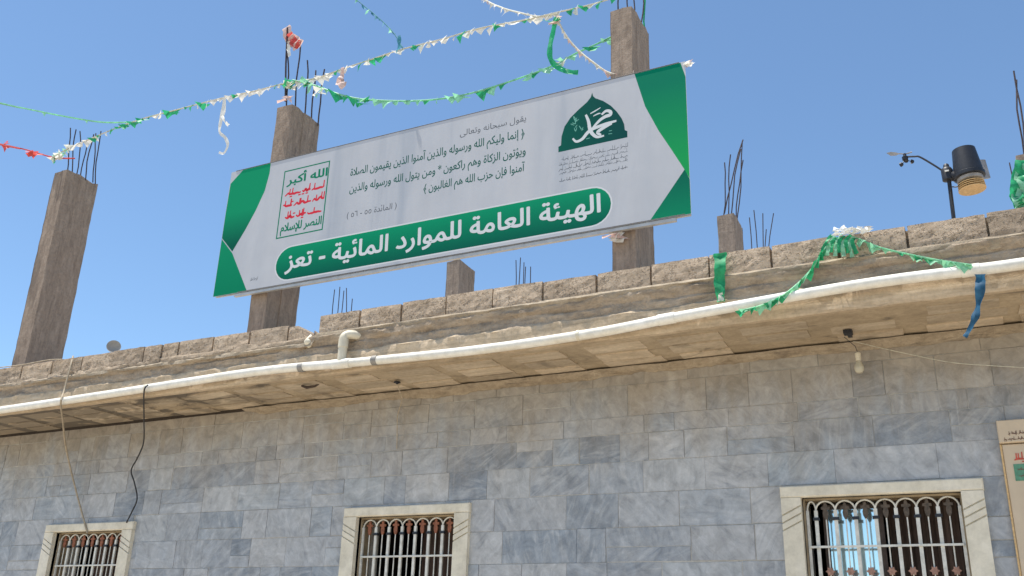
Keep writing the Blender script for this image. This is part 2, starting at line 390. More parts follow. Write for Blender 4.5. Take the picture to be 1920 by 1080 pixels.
# marble tiles: each a piece of its own
def sub_rect(r, h):
    x0, x1, z0, z1 = r; a0, a1, b0, b1 = h
    if a0 >= x1 or a1 <= x0 or b0 >= z1 or b1 <= z0: return [r]
    out = []
    if x0 < a0: out.append((x0, a0, z0, z1))
    if x1 > a1: out.append((a1, x1, z0, z1))
    m0, m1 = max(x0, a0), min(x1, a1)
    if z0 < b0: out.append((m0, m1, z0, b0))
    if z1 > b1: out.append((m0, m1, b1, z1))
    return out
courses = [2.075, 1.945, 1.70, 1.565, 1.355, 1.125, 0.875, 0.63, 0.385, 0.14]
holes = [(x0 + 0.05, x1 - 0.05, zb, zt - 0.03) for x0, x1, zt, zb in WINS]
tiles = []
for ci in range(len(courses) - 1):
    z1, z0 = courses[ci], courses[ci + 1]
    x = -10.6 + rng.random() * 0.2
    while x < 1.1:
        w = rng.choice([0.22, 0.3, 0.34, 0.4, 0.44, 0.5, 0.6]) * rng.uniform(0.92, 1.08)
        parts = [(x, x + w, z0, z1)]
        if z1 - z0 > 0.2 and rng.random() < 0.16:
            zm = z0 + (z1 - z0) * rng.uniform(0.35, 0.65); parts = [(x, x + w, z0, zm), (x, x + w, zm, z1)]
        for r in parts:
            rs = [r]
            for h in holes: rs = [q for s in rs for q in sub_rect(s, h)]
            tiles += [q for q in rs if q[1] - q[0] > 0.03 and q[3] - q[2] > 0.03]
        x += w
def seen(r):
    c = Vector(((r[0] + r[1]) / 2, 0, (r[2] + r[3]) / 2)) - CAM
    cx, cy, cz = rot.transposed() @ c
    return abs(cx / -cz * FPX) < 1010 and abs(cy / -cz * FPX) < 600
vis = [t for t in tiles if seen(t)]; hid = [t for t in tiles if not seen(t)]
vis.sort(key=lambda t: -(t[1] - t[0]) * (t[3] - t[2]) / (6.75 ** 2 + t[0] ** 2))
hid += vis[300:]; vis = vis[:300]
for t in vis:
    j = 0.0018 * rng.choice([0.3, 0.5, 0.8, 1.2, 1.8, 3.0]); yf = -0.0145 + rng.uniform(-0.003, 0.003)
    q = MB().box(t[0] + j, t[1] - j, yf, 0.004, t[2] + j, t[3] - j, 0.0015)
    for v_ in q.v[8:]: v_.y += rng.uniform(-0.0016, 0.0010)
    obj('stone_tile', q, MT['stone'], wall, 'c')
hb = MB()
for t in hid: hb.box(t[0] + .003, t[1] - .003, -0.013, 0.004, t[2] + .003, t[3] - .003, 0.003)
x = XL
z = 0.14
while z > GZ + 0.1:
    x = XL
    while x < XR - 0.1:
        w = min(rng.uniform(0.25, 0.5), XR - x); rs = [(x, x + w, z - 0.245, z)]
        for h in holes: rs = [q for s in rs for q in sub_rect(s, h)]
        for q in rs: hb.box(q[0] + .003, q[1] - .003, -0.013, 0.004, q[2] + .003, q[3] - .003, 0.003)
        x += w
    z -= 0.245
for a, b in ((XL, -10.62), (1.65, XR)):
    for ci in range(len(courses) - 1): hb.box(a + .003, b - .003, -0.013, 0.004, courses[ci + 1] + .003, courses[ci] - .003, 0.003)
hb = obj('stone_tiles_out_of_view', hb, MT['stone'], wall); tag(hb, kind='stuff')

# eave slab
YE = -0.75
sl = MB()
n = 60
for i in range(n):
    a, b = XL + (XR - XL) * i / n, XL + (XR - XL) * (i + 1) / n
    sl.add([(a, YE + 0.012, zs(a) + 0.012), (b, YE + 0.012, zs(b) + 0.012), (b, 0.35, zs(b) + 0.012), (a, 0.35, zs(a) + 0.012)], [(0, 3, 2, 1)])
sl.box(XL, XR, YE + 0.10, 10.8, 2.205, 2.36)
slab = obj('eave_slab', sl, MT['soffit'], building)
# rib-and-block soffit: lighter infill blocks between concrete ribs
x = XL + 0.15
while x < XR - 0.5:
    w = rng.uniform(0.38, 0.46); gap = rng.uniform(0.10, 0.20)
    for ya, yb in ((-0.60, -0.41), (-0.40, -0.21), (-0.20, -0.02)):
        if rng.random() < 0.17: continue
        ya2, yb2 = ya + rng.uniform(0, 0.02), yb - rng.uniform(0, 0.025)
        xa, xb = x + rng.uniform(-0.03, 0.03), x + w + rng.uniform(-0.03, 0.03)
        sk = rng.uniform(-0.012, 0.012); d = rng.uniform(0.001, 0.010)
        q = MB().add([(xa, ya2, zs(xa) + 0.02), (xb, ya2, zs(xb) + 0.02), (xb + sk, yb2, zs(xb) + 0.02), (xa + sk, yb2, zs(xa) + 0.02),
                      (xa, ya2, zs(xa) + 0.012 - d), (xb, ya2, zs(xb) + 0.012 - d), (xb + sk, yb2, zs(xb) + 0.012 - d), (xa + sk, yb2, zs(xa) + 0.012 - d)],
                     [(0, 1, 2, 3), (4, 7, 6, 5), (0, 4, 5, 1), (1, 5, 6, 2), (2, 6, 7, 3), (3, 7, 4, 0)])
        obj('soffit_block', q, MT['panel'], slab, 'c')
    x += w + gap
# slab edge (fascia) with rough ledges
prof = [(-0.004, 0.05), (-0.004, 0.012), (0.012, 0.0), (0.06, 0.0), (0.12, 0.002), (0.165, -0.002), (0.18, 0.012), (0.20, 0.016), (0.235, 0.012), (0.255, 0.02), (0.275, 0.004), (0.30, -0.006), (0.325, -0.004), (0.345, 0.004), (0.36, 0.03)]
fb = MB(); nx = 520; vs_ = []
for i in range(nx + 1):
    x = XL + (XR - XL) * i / nx
    for k, (dz, dy) in enumerate(prof):
        zsum = zs(x) + dz + (0.012 * noise.noise((x * 2.2, k * 0.3, 3)) + 0.006 * noise.noise((x * 9, k, 1)) if k > 4 else 0.004 * noise.noise((x * 6, 0, 5)))
        amp = 0.004 if k < 5 else 0.020
        yy = YE + dy + amp * noise.noise((x * 5, dz * 20, 0)) + amp * 0.6 * noise.noise((x * 19, dz * 40, 7))
        vs_.append((x, yy, zsum))
m_ = len(prof)
KS = 6
fb.add(vs_, [(i * m_ + k, (i + 1) * m_ + k, (i + 1) * m_ + k + 1, i * m_ + k + 1) for i in range(nx) for k in range(KS)]); fb.sm = True
obj('slab_edge', fb, MT['slab_edge'], building)
fb = MB().add(vs_, [(i * m_ + k, (i + 1) * m_ + k, (i + 1) * m_ + k + 1, i * m_ + k + 1) for i in range(nx) for k in range(KS, m_ - 1)]); fb.sm = True
obj('levelling_course', fb, MT['course'], building)
# roof deck
rf = MB().box(XL, XR, YE + 0.06, 10.8, 2.361, 2.40)
obj('roof', rf, MT['roof'], building)
# mortar smeared along the joint of wall and soffit
jb = MB(); vs_ = []; nx = 330
xa, xb = -6.3, 1.6
for i in range(nx + 1):
    x = xa + (xb - xa) * i / nx
    drop = 0.028 + 0.05 * max(0, 0.5 + noise.noise((x * 1.1, 4, 0))) + 0.018 * noise.noise((x * 7, 1, 0)) + 0.008 * noise.noise((x * 30, 1, 0))
    drop = max(0.008, drop) * min(1, (x - xa) / 0.3 + 0.15)
    zt = zs(x) - 0.006 - 0.006 * noise.noise((x * 3, 8, 8))
    for k, (t, yy) in enumerate(((0, -0.075), (0.2, -0.055), (0.5, -0.04), (0.85, -0.034), (1.0, -0.024), (1.0, -0.012))):
        vs_.append((x, yy + 0.012 * noise.noise((x * 8, t * 4, 2)), zt - drop * t))
jb.add(vs_, [(i * 6 + k, i * 6 + k + 1, (i + 1) * 6 + k + 1, (i + 1) * 6 + k) for i in range(nx) for k in range(5)]); jb.sm = True
obj('mortar_joint', jb, MT['mortar'], building)
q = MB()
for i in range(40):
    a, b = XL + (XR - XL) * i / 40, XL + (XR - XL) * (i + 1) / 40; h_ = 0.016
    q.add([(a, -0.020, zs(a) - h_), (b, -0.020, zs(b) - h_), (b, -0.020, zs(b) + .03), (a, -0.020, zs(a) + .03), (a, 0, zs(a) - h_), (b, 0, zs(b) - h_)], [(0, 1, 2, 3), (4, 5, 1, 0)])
obj('joint_shade_strip', q, MT['gap_shade'], building)  # dark strip: shade of the wall-soffit gap put into its colour

# parapet of concrete blocks
parapet = MB()
vs_ = []; nx = 400
for i in range(nx + 1):
    x = XL + (XR - XL) * i / nx
    for k, (zz, yy) in enumerate(((2.365, 0.02), (2.37, -0.005), (2.39, -0.012), (2.405, 0.0), (2.415, 0.02), (2.415, 0.2))):
        e = 0.014 * noise.noise((x * 4, k * 0.7, 9)) + 0.008 * noise.noise((x * 17, k, 9))
        lift = 0.03 if x > -4.95 else -0.035
        vs_.append((x, YE + yy + e, zz + lift * (k > 0) + e * (k < 5)))
parapet.add(vs_, [(i * 6 + k, (i + 1) * 6 + k, (i + 1) * 6 + k + 1, i * 6 + k + 1) for i in range(nx) for k in range(5)]); parapet.sm = True
parapet = obj('parapet', parapet, MT['mortar'], building)
joints = [42, 98, 155, 212, 272, 305, 335, 400, 468, 541]
joints2 = [600, 676, 753, 837, 924, 1017, 1118, 1220, 1328, 1444, 1570, 1699, 1848]
def ptop(u): return 690.5 - 0.1505 * u if u < 570 else 690.5 - 0.1505 * u - 9
def bx(u): return at(u, ptop(u), YE).x
xsL = [bx(u) for u in joints]; xsR = [bx(u) for u in joints2]
x = xsL[0]
while x > XL + 0.3: x -= rng.choice([0.4, 0.41, 0.2]); xsL.insert(0, x)
x = xsR[-1]
while x < XR - 0.4: x += 0.41; xsR.append(x)
def block(a, b, z0, z1, broken=False):
    q = MB(); gp = rng.uniform(0.005, 0.011); a += gp; b -= gp
    nxx, nzz = 8, 5; yf = YE + rng.uniform(-0.008, 0.010); vs_ = []
    sd_ = rng.random() * 90
    tl, tr = rng.uniform(-0.004, 0.003), rng.uniform(-0.004, 0.003)
    for i in range(nxx + 1):
        for k in range(nzz + 1):
            u, w = i / nxx, k / nzz
            edge = (i in (0, nxx)) + (k in (0, nzz))
            X = a + (b - a) * u + (0.003 * noise.noise((sd_, k * 1.3, u)) if i in (0, nxx) else 0)
            Z = z0 + (z1 - z0) * w + (tl * (1 - u) + tr * u) * w + (0.0045 * noise.noise((sd_, i * 1.1, w + 5)) if k in (0, nzz) else 0)
            if broken and u > 0.55: Z = min(Z, z1 - (u - 0.55) * 0.26 - 0.03 * noise.noise((i * 2.1, 3, 3)))
            Y = yf + 0.003 * edge + 0.003 * noise.noise((sd_ + u * 5, w * 4, 0)) + 0.003 * noise.noise((sd_ + u * 17, w * 13, 0))
            vs_.append((X, Y, Z))
    m = nzz + 1
    fs = [(i * m + k, (i + 1) * m + k, (i + 1) * m + k + 1, i * m + k + 1) for i in range(nxx) for k in range(nzz)]
    nb = len(vs_); ring = [i * m for i in range(nxx + 1)] + [nxx * m + k for k in range(1, m)] + [i * m + nzz for i in range(nxx - 1, -1, -1)] + [k for k in range(nzz - 1, 0, -1)]
    for r_ in ring: vs_.append((vs_[r_][0], YE + 0.2, vs_[r_][2]))
    L = len(ring)
    fs += [(ring[(j + 1) % L], ring[j], nb + j, nb + (j + 1) % L) for j in range(L)]
    fs.append(tuple(nb + j for j in range(L - 1, -1, -1)))
    q.add(vs_, fs)
    return obj('concrete_block', q, MT['block'], parapet, 'c')
for a, b in zip(xsL[:-1], xsL[1:]):
    block(a, b, 2.372, 2.547)
tag(block(xsL[-1], xsL[-1] + 0.20, 2.372, 2.53, True), 'broken block with its top corner missing')
for a, b in zip(xsR[:-1], xsR[1:]):
    block(a, b, 2.432, 2.593 + 0.006 * math.sin(a * 3))
for X_, za, zb2 in [(x_, 2.372, 2.535) for x_ in xsL[1:]] + [(x_, 2.43, 2.578) for x_ in xsR[1:-1]]:
    obj('mortar_bed', MB().box(X_ - 0.016, X_ + 0.016, YE + 0.022 + rng.uniform(0, 0.02), YE + 0.18, za, zb2 - rng.uniform(0, 0.02)), MT['mortar'], parapet)
# gap in the parapet: a sunken broken block and a white cement lump in front of it
q = MB(); ga, gb = xsL[-1] + 0.205, xsR[0] - 0.006; vs_ = []; nn_ = 14
for i in range(nn_ + 1):
    u = i / nn_; xx = ga + (gb - ga) * u
    zt_ = 2.505 - 0.055 * math.sin(math.pi * u) + 0.02 * noise.noise((u * 6, 2, 2)) + 0.05 * u * u
    vs_ += [(xx, YE + 0.085 + 0.03 * noise.noise((u * 7, 0, 0)), 2.37), (xx, YE + 0.10 + 0.03 * noise.noise((u * 9, 4, 0)), zt_), (xx, YE + 0.2, zt_ - 0.01)]
q.add(vs_, [f_ for i in range(nn_) for f_ in ((3 * i, 3 * i + 3, 3 * i + 4, 3 * i + 1), (3 * i + 1, 3 * i + 4, 3 * i + 5, 3 * i + 2))])
obj('broken_core', q, MT['block'], parapet)
q = MB(); c = at(577, 641, YE + 0.0)
vs_ = []
for k in range(12):
    t = 2 * math.pi * k / 12; rr0 = 0.055 * (1 + 0.35 * noise.noise((k * 1.3, 0, 0))); vs_.append(c + Vector((rr0 * math.cos(t), 0.03, rr0 * 0.9 * math.sin(t) + (0.03 if k == 3 else 0))))
for k in range(12):
    t = 2 * math.pi * k / 12; rr0 = 0.032 * (1 + 0.4 * noise.noise((k * 1.3, 5, 0))); vs_.append(c + Vector((rr0 * math.cos(t), -0.012, rr0 * 0.9 * math.sin(t))))
vs_.append(c + Vector((0, -0.03, 0.0)))
q.add(vs_, [(k, (k + 1) % 12, 12 + (k + 1) % 12, 12 + k) for k in range(12)] + [(12 + k, 12 + (k + 1) % 12, 24) for k in range(12)]); q.sm = True
obj('cement_lump', q, MT['pvc_old'], parapet)

# ------------------------------------------------------------------ columns and starter bars
def column(x0, y0, ztop, zbot, seed, lean=0.0, wx=0.19, wy=0.42, label=None):
    r = random.Random(seed); pts = []
    def side(p, qv, nrm, cuts):
        prev = 0
        for cshare in cuts + [1.0]:
            off = r.uniform(-0.006, 0.005)
            a = Vector(p).lerp(Vector(qv), prev + 0.004); b = Vector(p).lerp(Vector(qv), cshare - 0.004)
            pts.append((a.x + nrm[0] * off, a.y + nrm[1] * off)); pts.append((b.x + nrm[0] * off, b.y + nrm[1] * off)); prev = cshare
    side((0, 0), (wx, 0), (0, -1), [0.55]); side((wx, 0), (wx, wy), (1, 0), [0.23, 0.42, 0.66, 0.83])
    side((wx, wy), (0, wy), (0, 1), [0.5]); side((0, wy), (0, 0), (-1, 0), [0.3, 0.6])
    k = len(pts); q = MB(); nz_ = 34; vs_ = []
    for i in range(nz_ + 1):
        z = zbot + (ztop - zbot) * i / nz_
        for j, (px, py) in enumerate(pts):
            e = 0.004 * noise.noise((px * 9 + seed, py * 9, z * 2.5)) + 0.004 * noise.noise((px * 40 + seed, py * 40, z * 9))
            dz = 0.03 * noise.noise((px * 8, py * 8, seed)) if i == nz_ else 0
            vs_.append((x0 + px + lean * (z - zbot) + e, y0 + py + e, z + dz))
    fs = [(i * k + j, i * k + (j + 1) % k, (i + 1) * k + (j + 1) % k, (i + 1) * k + j) for i in range(nz_) for j in range(k)]
    fs += [tuple(nz_ * k + j for j in range(k)), tuple(j for j in range(k - 1, -1, -1))]
    q.add(vs_, fs)
    o = obj('column', q, MT['column'], building, (x0, y0, zbot))
    if label: tag(o, label)
    return o
def rod(p, q_, parent, r=0.008, bend=0.03, seed=0):
    p, q_ = Vector(p), Vector(q_); pts = []
    rr = random.Random(seed); bx_, by_ = rr.uniform(-bend, bend), rr.uniform(-bend, bend)
    for i in range(6):
        t = i / 5; s_ = math.sin(math.pi * t); pts.append(p.lerp(q_, t) + Vector((bx_ * s_ + 0.006 * math.sin(9 * t + seed), by_ * s_, 0)))
    return obj('rebar', MB().tube(pts, r, 6), MT['rebar'], parent)
YC = -0.52
c1 = column(at(105, 315, YC).x - 0.005, YC, 4.93, 2.40, 1, 0.0, 0.215, 0.42)
c2 = column(-5.93, YC, 4.97, 2.40, 2, 0.004)
c3 = column(-2.40, YC, 5.02, 2.40, 3, 0.0)
YB = 3.55
c4 = column(-6.37, YB, 4.94, 2.40, 4, 0.0, 0.2, 0.42)
c5 = column(-2.63, YB, 4.94, 2.40, 5, 0.0, 0.2, 0.42)
c6 = column(0.575, YB, 5.05, 2.40, 6, 0.0, 0.2, 0.42)
# rods: (column, pixel bottom, pixel top, depth)
def rods(parent, lst, y0, r=0.008):
    for i, (u0, v0, u1, v1, dy) in enumerate(lst):
        rod(at(u0, v0, y0 + dy), at(u1, v1, y0 + dy), parent, r, 0.02, i + int(u0))
rods(c1, [(126, 325, 132, 240, 0.06), (136, 325, 142, 243, 0.12), (143, 330, 150, 246, 0.28), (150, 332, 166, 262, 0.36),
          (160, 338, 176, 252, 0.10), (174, 342, 180, 250, 0.26), (178, 345, 190, 246, 0.36)], YC, 0.0065)
rods(c2, [(536, 205, 540, 100, 0.06), (553, 203, 564, 85, 0.14), (571, 215, 577, 113, 0.2), (583, 225, 593, 132, 0.3), (597, 235, 608, 130, 0.37)], YC, 0.0075)
rods(c3, [(1158, 25, 1162, -60, 0.05), (1176, 22, 1180, -70, 0.12), (1203, 45, 1206, -50, 0.3), (1190, 30, 1189, -40, 0.2)], YC, 0.0065)
rods(c5, [(1357, 405, 1358, 305, .06), (1367, 405, 1369, 290, .1), (1359, 400, 1393, 262, .14), (1372, 404, 1388, 280, .2), (1383, 410, 1391, 265, .32), (1380, 410, 1394, 300, .36)], YB, 0.008)
rods(c6, [(1926, 300, 1901, 133, .1), (1921, 290, 1905, 150, .2), (1932, 290, 1922, 120, .25), (1935, 300, 1926, 190, .3)], YB, 0.009)
# back row: only bars show above the parapet
YD = 7.2
for cx, seed, lst in ((-11.25, 7, [(626, 600, 627, 543, .05), (634, 600, 637, 538, .1), (641, 600, 645, 545, .2), (648, 598, 650, 540, .3), (655, 598, 661, 560, .35)]),
                      (-7.25, 8, [(964, 540, 967, 488, .05), (976, 540, 976, 483, .1), (981, 540, 983, 492, .2), (984, 540, 986, 500, .3), (996, 535, 995, 500, .38)]),
                      (-3.05, 9, [(1411, 470, 1405, 408, .05), (1420, 470, 1414, 394, .1), (1432, 465, 1431, 400, .2), (1438, 465, 1437, 430, .3), (1445, 463, 1450, 400, .38)]),
                      (0.62, 10, [(1902, 400, 1893, 305, .05), (1906, 400, 1904, 320, .2)])):
    cc = column(cx, YD, 4.95, 2.40, seed, 0.0, 0.2, 0.42)
    for i, (u0, v0, u1, v1, dy) in enumerate(lst):
        tp = at(u1, v1, YD + dy); bt = at(u0, v0, YD + dy); d_ = (tp - bt).normalized()
        rod(bt - d_ * ((bt.z - 4.9) / d_.z), tp, cc, 0.0085, 0.05, i + seed * 7)

# ------------------------------------------------------------------ windows
def window(idx, bays, from_right, orn, panes, dirs, flower, label):
    x0, x1, zt, zb = WINS[idx]
    w = empty('window', ((x0 + x1) / 2, 0, zb)); setp(w, building); tag(w, label)
    yf, yb = -0.055, 0.16
    lt = MB().box(x0, x1, yf, 0.02, zt - LH, zt, 0.008)
    obj('lintel', lt, MT['cream'], w)
    obj('sill', MB().box(x0 - 0.04, x1 + 0.04, yf - 0.05, 0.02, zb, zb + 0.09, 0.008), MT['cream'], w)
    ix0, ix1, iz0, iz1 = x0 + JW, x1 - JW, zb + 0.092, zt - LH - 0.002
    for side, (a, b) in enumerate(((x0 + 0.004, ix0), (ix1, x1 - 0.004))):
        q = MB().box(a, b, yf + 0.014, 0.02, iz0, iz1)
        d = dirs[side] * 0.065
        cuts = [iz1 - 0.002 - abs(d) * 0.0]
        zg = [iz1 - 0.085, iz1 - 0.135, iz1 - 0.185]
        gw = 0.0055
        top = [(a, iz1), (b, iz1)]
        prev = (iz1, iz1)
        for zc in zg:
            lo = (zc - d / 2 + gw, zc + d / 2 + gw)
            q.prism([(a, prev[0]), (b, prev[1]), (b, lo[1]), (a, lo[0])], yf, yf + 0.013)
            prev = (zc - d / 2 - gw, zc + d / 2 - gw)
        q.prism([(a, prev[0]), (b, prev[1]), (b, iz0), (a, iz0)], yf, yf + 0.013)
        obj('jamb', q, MT['cream'], w)
    # reveals
    t = 0.012
    q = MB().box(ix0 - 0.001, ix0 + t, 0.021, yb, iz0, iz1).box(ix1 - t, ix1 + 0.001, 0.021, yb, iz0, iz1)
    q.box(ix0 + t, ix1 - t, 0.021, yb, iz1 - t, iz1 + 0.001).box(ix0 + t, ix1 - t, 0.021, yb, iz0, iz0 + t)
    obj('reveal', q, MT['reveal'], w)
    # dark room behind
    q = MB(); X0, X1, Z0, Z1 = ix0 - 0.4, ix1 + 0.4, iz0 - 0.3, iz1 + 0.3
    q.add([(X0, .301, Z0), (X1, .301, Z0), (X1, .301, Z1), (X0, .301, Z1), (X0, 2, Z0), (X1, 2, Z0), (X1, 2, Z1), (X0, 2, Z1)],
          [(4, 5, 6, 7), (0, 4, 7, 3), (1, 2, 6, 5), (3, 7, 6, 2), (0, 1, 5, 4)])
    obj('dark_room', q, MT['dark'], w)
    # sash, glass, curtains
    gx0, gx1, gz0, gz1 = ix0 + t, ix1 - t, iz0 + t, iz1 - t
    for (fa, fb_, kind) in panes:
        a, b = gx0 + (gx1 - gx0) * fa, gx0 + (gx1 - gx0) * fb_
        if kind == 'glass':
            q = MB().box(a, b, 0.126, 0.132, gz0, gz1 - 0.02); p = obj('glass_pane', q, MT['glass'], w)
            q = MB()
            for xx in (a, b - 0.03): q.box(xx, xx + 0.03, 0.110, 0.125, gz0, gz1 - 0.052)
            q.box(a, b, 0.108, 0.1255, gz1 - 0.05, gz1 - 0.02)
            obj('sash', q, MT['sash'], w)
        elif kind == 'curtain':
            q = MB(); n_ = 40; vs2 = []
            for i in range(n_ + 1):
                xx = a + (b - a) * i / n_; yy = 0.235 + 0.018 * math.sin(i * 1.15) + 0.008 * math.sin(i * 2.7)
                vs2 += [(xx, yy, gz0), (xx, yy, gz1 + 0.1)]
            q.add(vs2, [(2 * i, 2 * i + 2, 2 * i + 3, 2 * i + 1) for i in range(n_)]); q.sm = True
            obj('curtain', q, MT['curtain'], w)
    # grille
    yg = 0.035; sp = (gx1 - gx0 - 0.02) / bays
    bxs = [gx1 - 0.01 - sp * i for i in range(int(bays) + 1)] if from_right else [gx0 + 0.01 + sp * i for i in range(int(bays) + 1)]
    if from_right and bxs[-1] > gx0 + 0.03: bxs.append(gx0 + 0.012)
    bxs.sort()
    zc = iz1 - 0.135
    for i, xx in enumerate(bxs):
        rr = 0.0115 if 0 < i < len(bxs) - 1 else 0.009
        obj('bar', MB().box(xx - rr, xx + rr, yg - 0.008, yg + 0.008, gz0, iz1 - 0.078), MT['white_bar'], w)
        if 0 < i < len(bxs) - 1:
            obj('collar', MB().box(xx - 0.021, xx + 0.021, yg - 0.013, yg + 0.013, zc - 0.010, zc + 0.010), MT['black'], w)
    ar = MB()
    for a, b in zip(bxs[:-1], bxs[1:]):
        cx, rx = (a + b) / 2, (b - a) / 2
        pts = [(cx + rx * math.cos(math.pi * k / 10), yg, iz1 - 0.080 + 0.062 * math.sin(math.pi * k / 10)) for k in range(11)]
        obj('arch', MB().tube(pts, 0.0062, 6), MT['white_bar'], w)
        if b - a < sp * 0.7: continue
        s = sp / 0.135
        zo = iz1 - 0.035
        poly = [(cx, zo + 0.012), (cx + .012 * s, zo - .008), (cx + .011 * s, zo - .018), (cx + .03 * s, zo - .022), (cx + .03 * s, zo - .037), (cx + .013 * s, zo - .040),
                (cx + .019 * s, zo - .06), (cx + .016 * s, zo - .085), (cx + .006, zo - .105), (cx - .006, zo - .105), (cx - .016 * s, zo - .085), (cx - .019 * s, zo - .06),
                (cx - .013 * s, zo - .040), (cx - .03 * s, zo - .037), (cx - .03 * s, zo - .022), (cx - .011 * s, zo - .018), (cx - .012 * s, zo - .008)]
        obj('spear_ornament', MB().prism(poly, yg - 0.006, yg + 0.006), orn, w)
        obj('thin_rod', MB().tube([(cx, yg, gz0), (cx, yg, zo - 0.104)], 0.0048, 6), MT['white_bar'], w)
        if flower:
            fz = iz1 - 0.475
            q = MB().prism([(cx + (0.030 if k % 2 == 0 else 0.019) * math.cos(k * math.pi / 6), fz + (0.030 if k % 2 == 0 else 0.019) * math.sin(k * math.pi / 6)) for k in range(12)], yg - 0.014, yg + 0.014)
            obj('rosette', q, MT['pinkish'], w)
    for zz in (iz1 - 0.318, iz1 - 1.0, gz0 + 0.08):
        obj('crossbar', MB().box(bxs[0], bxs[-1], yg - 0.0205, yg - 0.0085, zz - 0.007, zz + 0.007), MT['white_bar'], w)
    return w
window(0, 7, False, MT['rust'], [(0.3, 0.8, 'curtain')], (-1, -1), False, 'leftmost small-looking barred window under two hanging cords')
window(1, 7, False, MT['rust'], [(0.52, 1.0, 'curtain')], (-1, 1), False, 'middle barred window with rusty spear ornaments behind white bars')
window(2, 7.45, True, MT['dark_orn'], [(0.10, 0.50, 'glass'), (0.52, 1.0, 'curtain')], (1, 1), True, 'right barred window with pale blue glass and brown rosettes')

# ------------------------------------------------------------------ drain pipe along the eave
YP = YE - 0.062
pp = [(-420, 830), (50, 762), (250, 732), (480, 697), (640, 682), (880, 658), (1100, 627), (1250, 598), (1600, 536), (1820, 507), (1870, 501), (1920, 494), (2100, 468)]
pipe = empty('drain_pipe', at(640, 682, YP)); tag(pipe, 'long white plastic drain pipe running along the eave with a bent inlet', 'pipe')
P3 = [at(u, v, YP) for u, v in pp]
def smooth_path(P, n=6):
    out = []
    for i in range(len(P) - 1):
        p0, p1, p2, p3 = P[max(i - 1, 0)], P[i], P[i + 1], P[min(i + 2, len(P) - 1)]
        for k in range(n):
            t = k / n
            out.append(0.5 * ((2 * p1) + (p2 - p0) * t + (2 * p0 - 5 * p1 + 4 * p2 - p3) * t * t + (3 * p1 - p0 - 3 * p2 + p3) * t ** 3))
    return out + [P[-1]]
RP = 0.036
for i0, i1 in ((0, 4), (4, 7), (7, 9), (9, 12)):
    seg = smooth_path(P3[i0:i1 + 1])
    obj('pipe_length', MB().tube(seg, RP - 0.001 * (i0 % 3), 20), MT['pvc'], pipe)
def cuff(p, d, r, L, name, mat, parent=pipe):
    d = d.normalized(); return obj(name, MB().tube([p - d * L, p - d * L * 0.98, p + d * L * 0.98, p + d * L], [r * 0.97, r, r, r * 0.97], 20), mat, parent)
cuff(P3[7], P3[8] - P3[6], RP + 0.003, 0.06, 'coupling', MT['pvc'])
cuff(P3[9], P3[10] - P3[8], RP + 0.003, 0.05, 'coupling', MT['pvc'])
tee = cuff(P3[4], P3[5] - P3[3], RP + 0.004, 0.09, 'tee', MT['pvc'])
e0 = P3[4]; ez = at(650, 627, YP).z
el = [e0, e0 + Vector((0, 0, ez - e0.z - 0.06)), Vector((e0.x, YP, ez - 0.03)), Vector((e0.x + 0.006, YP + 0.01, ez - 0.008)), Vector((e0.x + 0.03, YP + 0.03, ez + 0.006)), Vector((e0.x + 0.07, YP + 0.07, ez + 0.008)), Vector((e0.x + 0.12, YP + 0.16, ez + 0.0))]
obj('inlet_elbow', MB().tube(smooth_path(el, 5), 0.036, 18), MT['pvc_old'], pipe)
cuff(e0 + Vector((0, 0, ez - e0.z - 0.075)), Vector((0, 0, 1)), 0.0405, 0.035, 'collar', MT['pvc_old'])
for u in (568, 707, 1086, 277):
    # bracket strap round the pipe
    k = min(range(len(pp) - 1), key=lambda j: 0 if pp[j][0] <= u < pp[j + 1][0] else 1)
    t = (u - pp[k][0]) / (pp[k + 1][0] - pp[k][0]); p = P3[k].lerp(P3[k + 1], t); d = (P3[k + 1] - P3[k])
    cuff(p, d, RP + 0.003, 0.010 if u not in (568, 707) else 0.024, 'bracket', MT['bracket'] if u in (568, 707) else MT['pvc_old'])

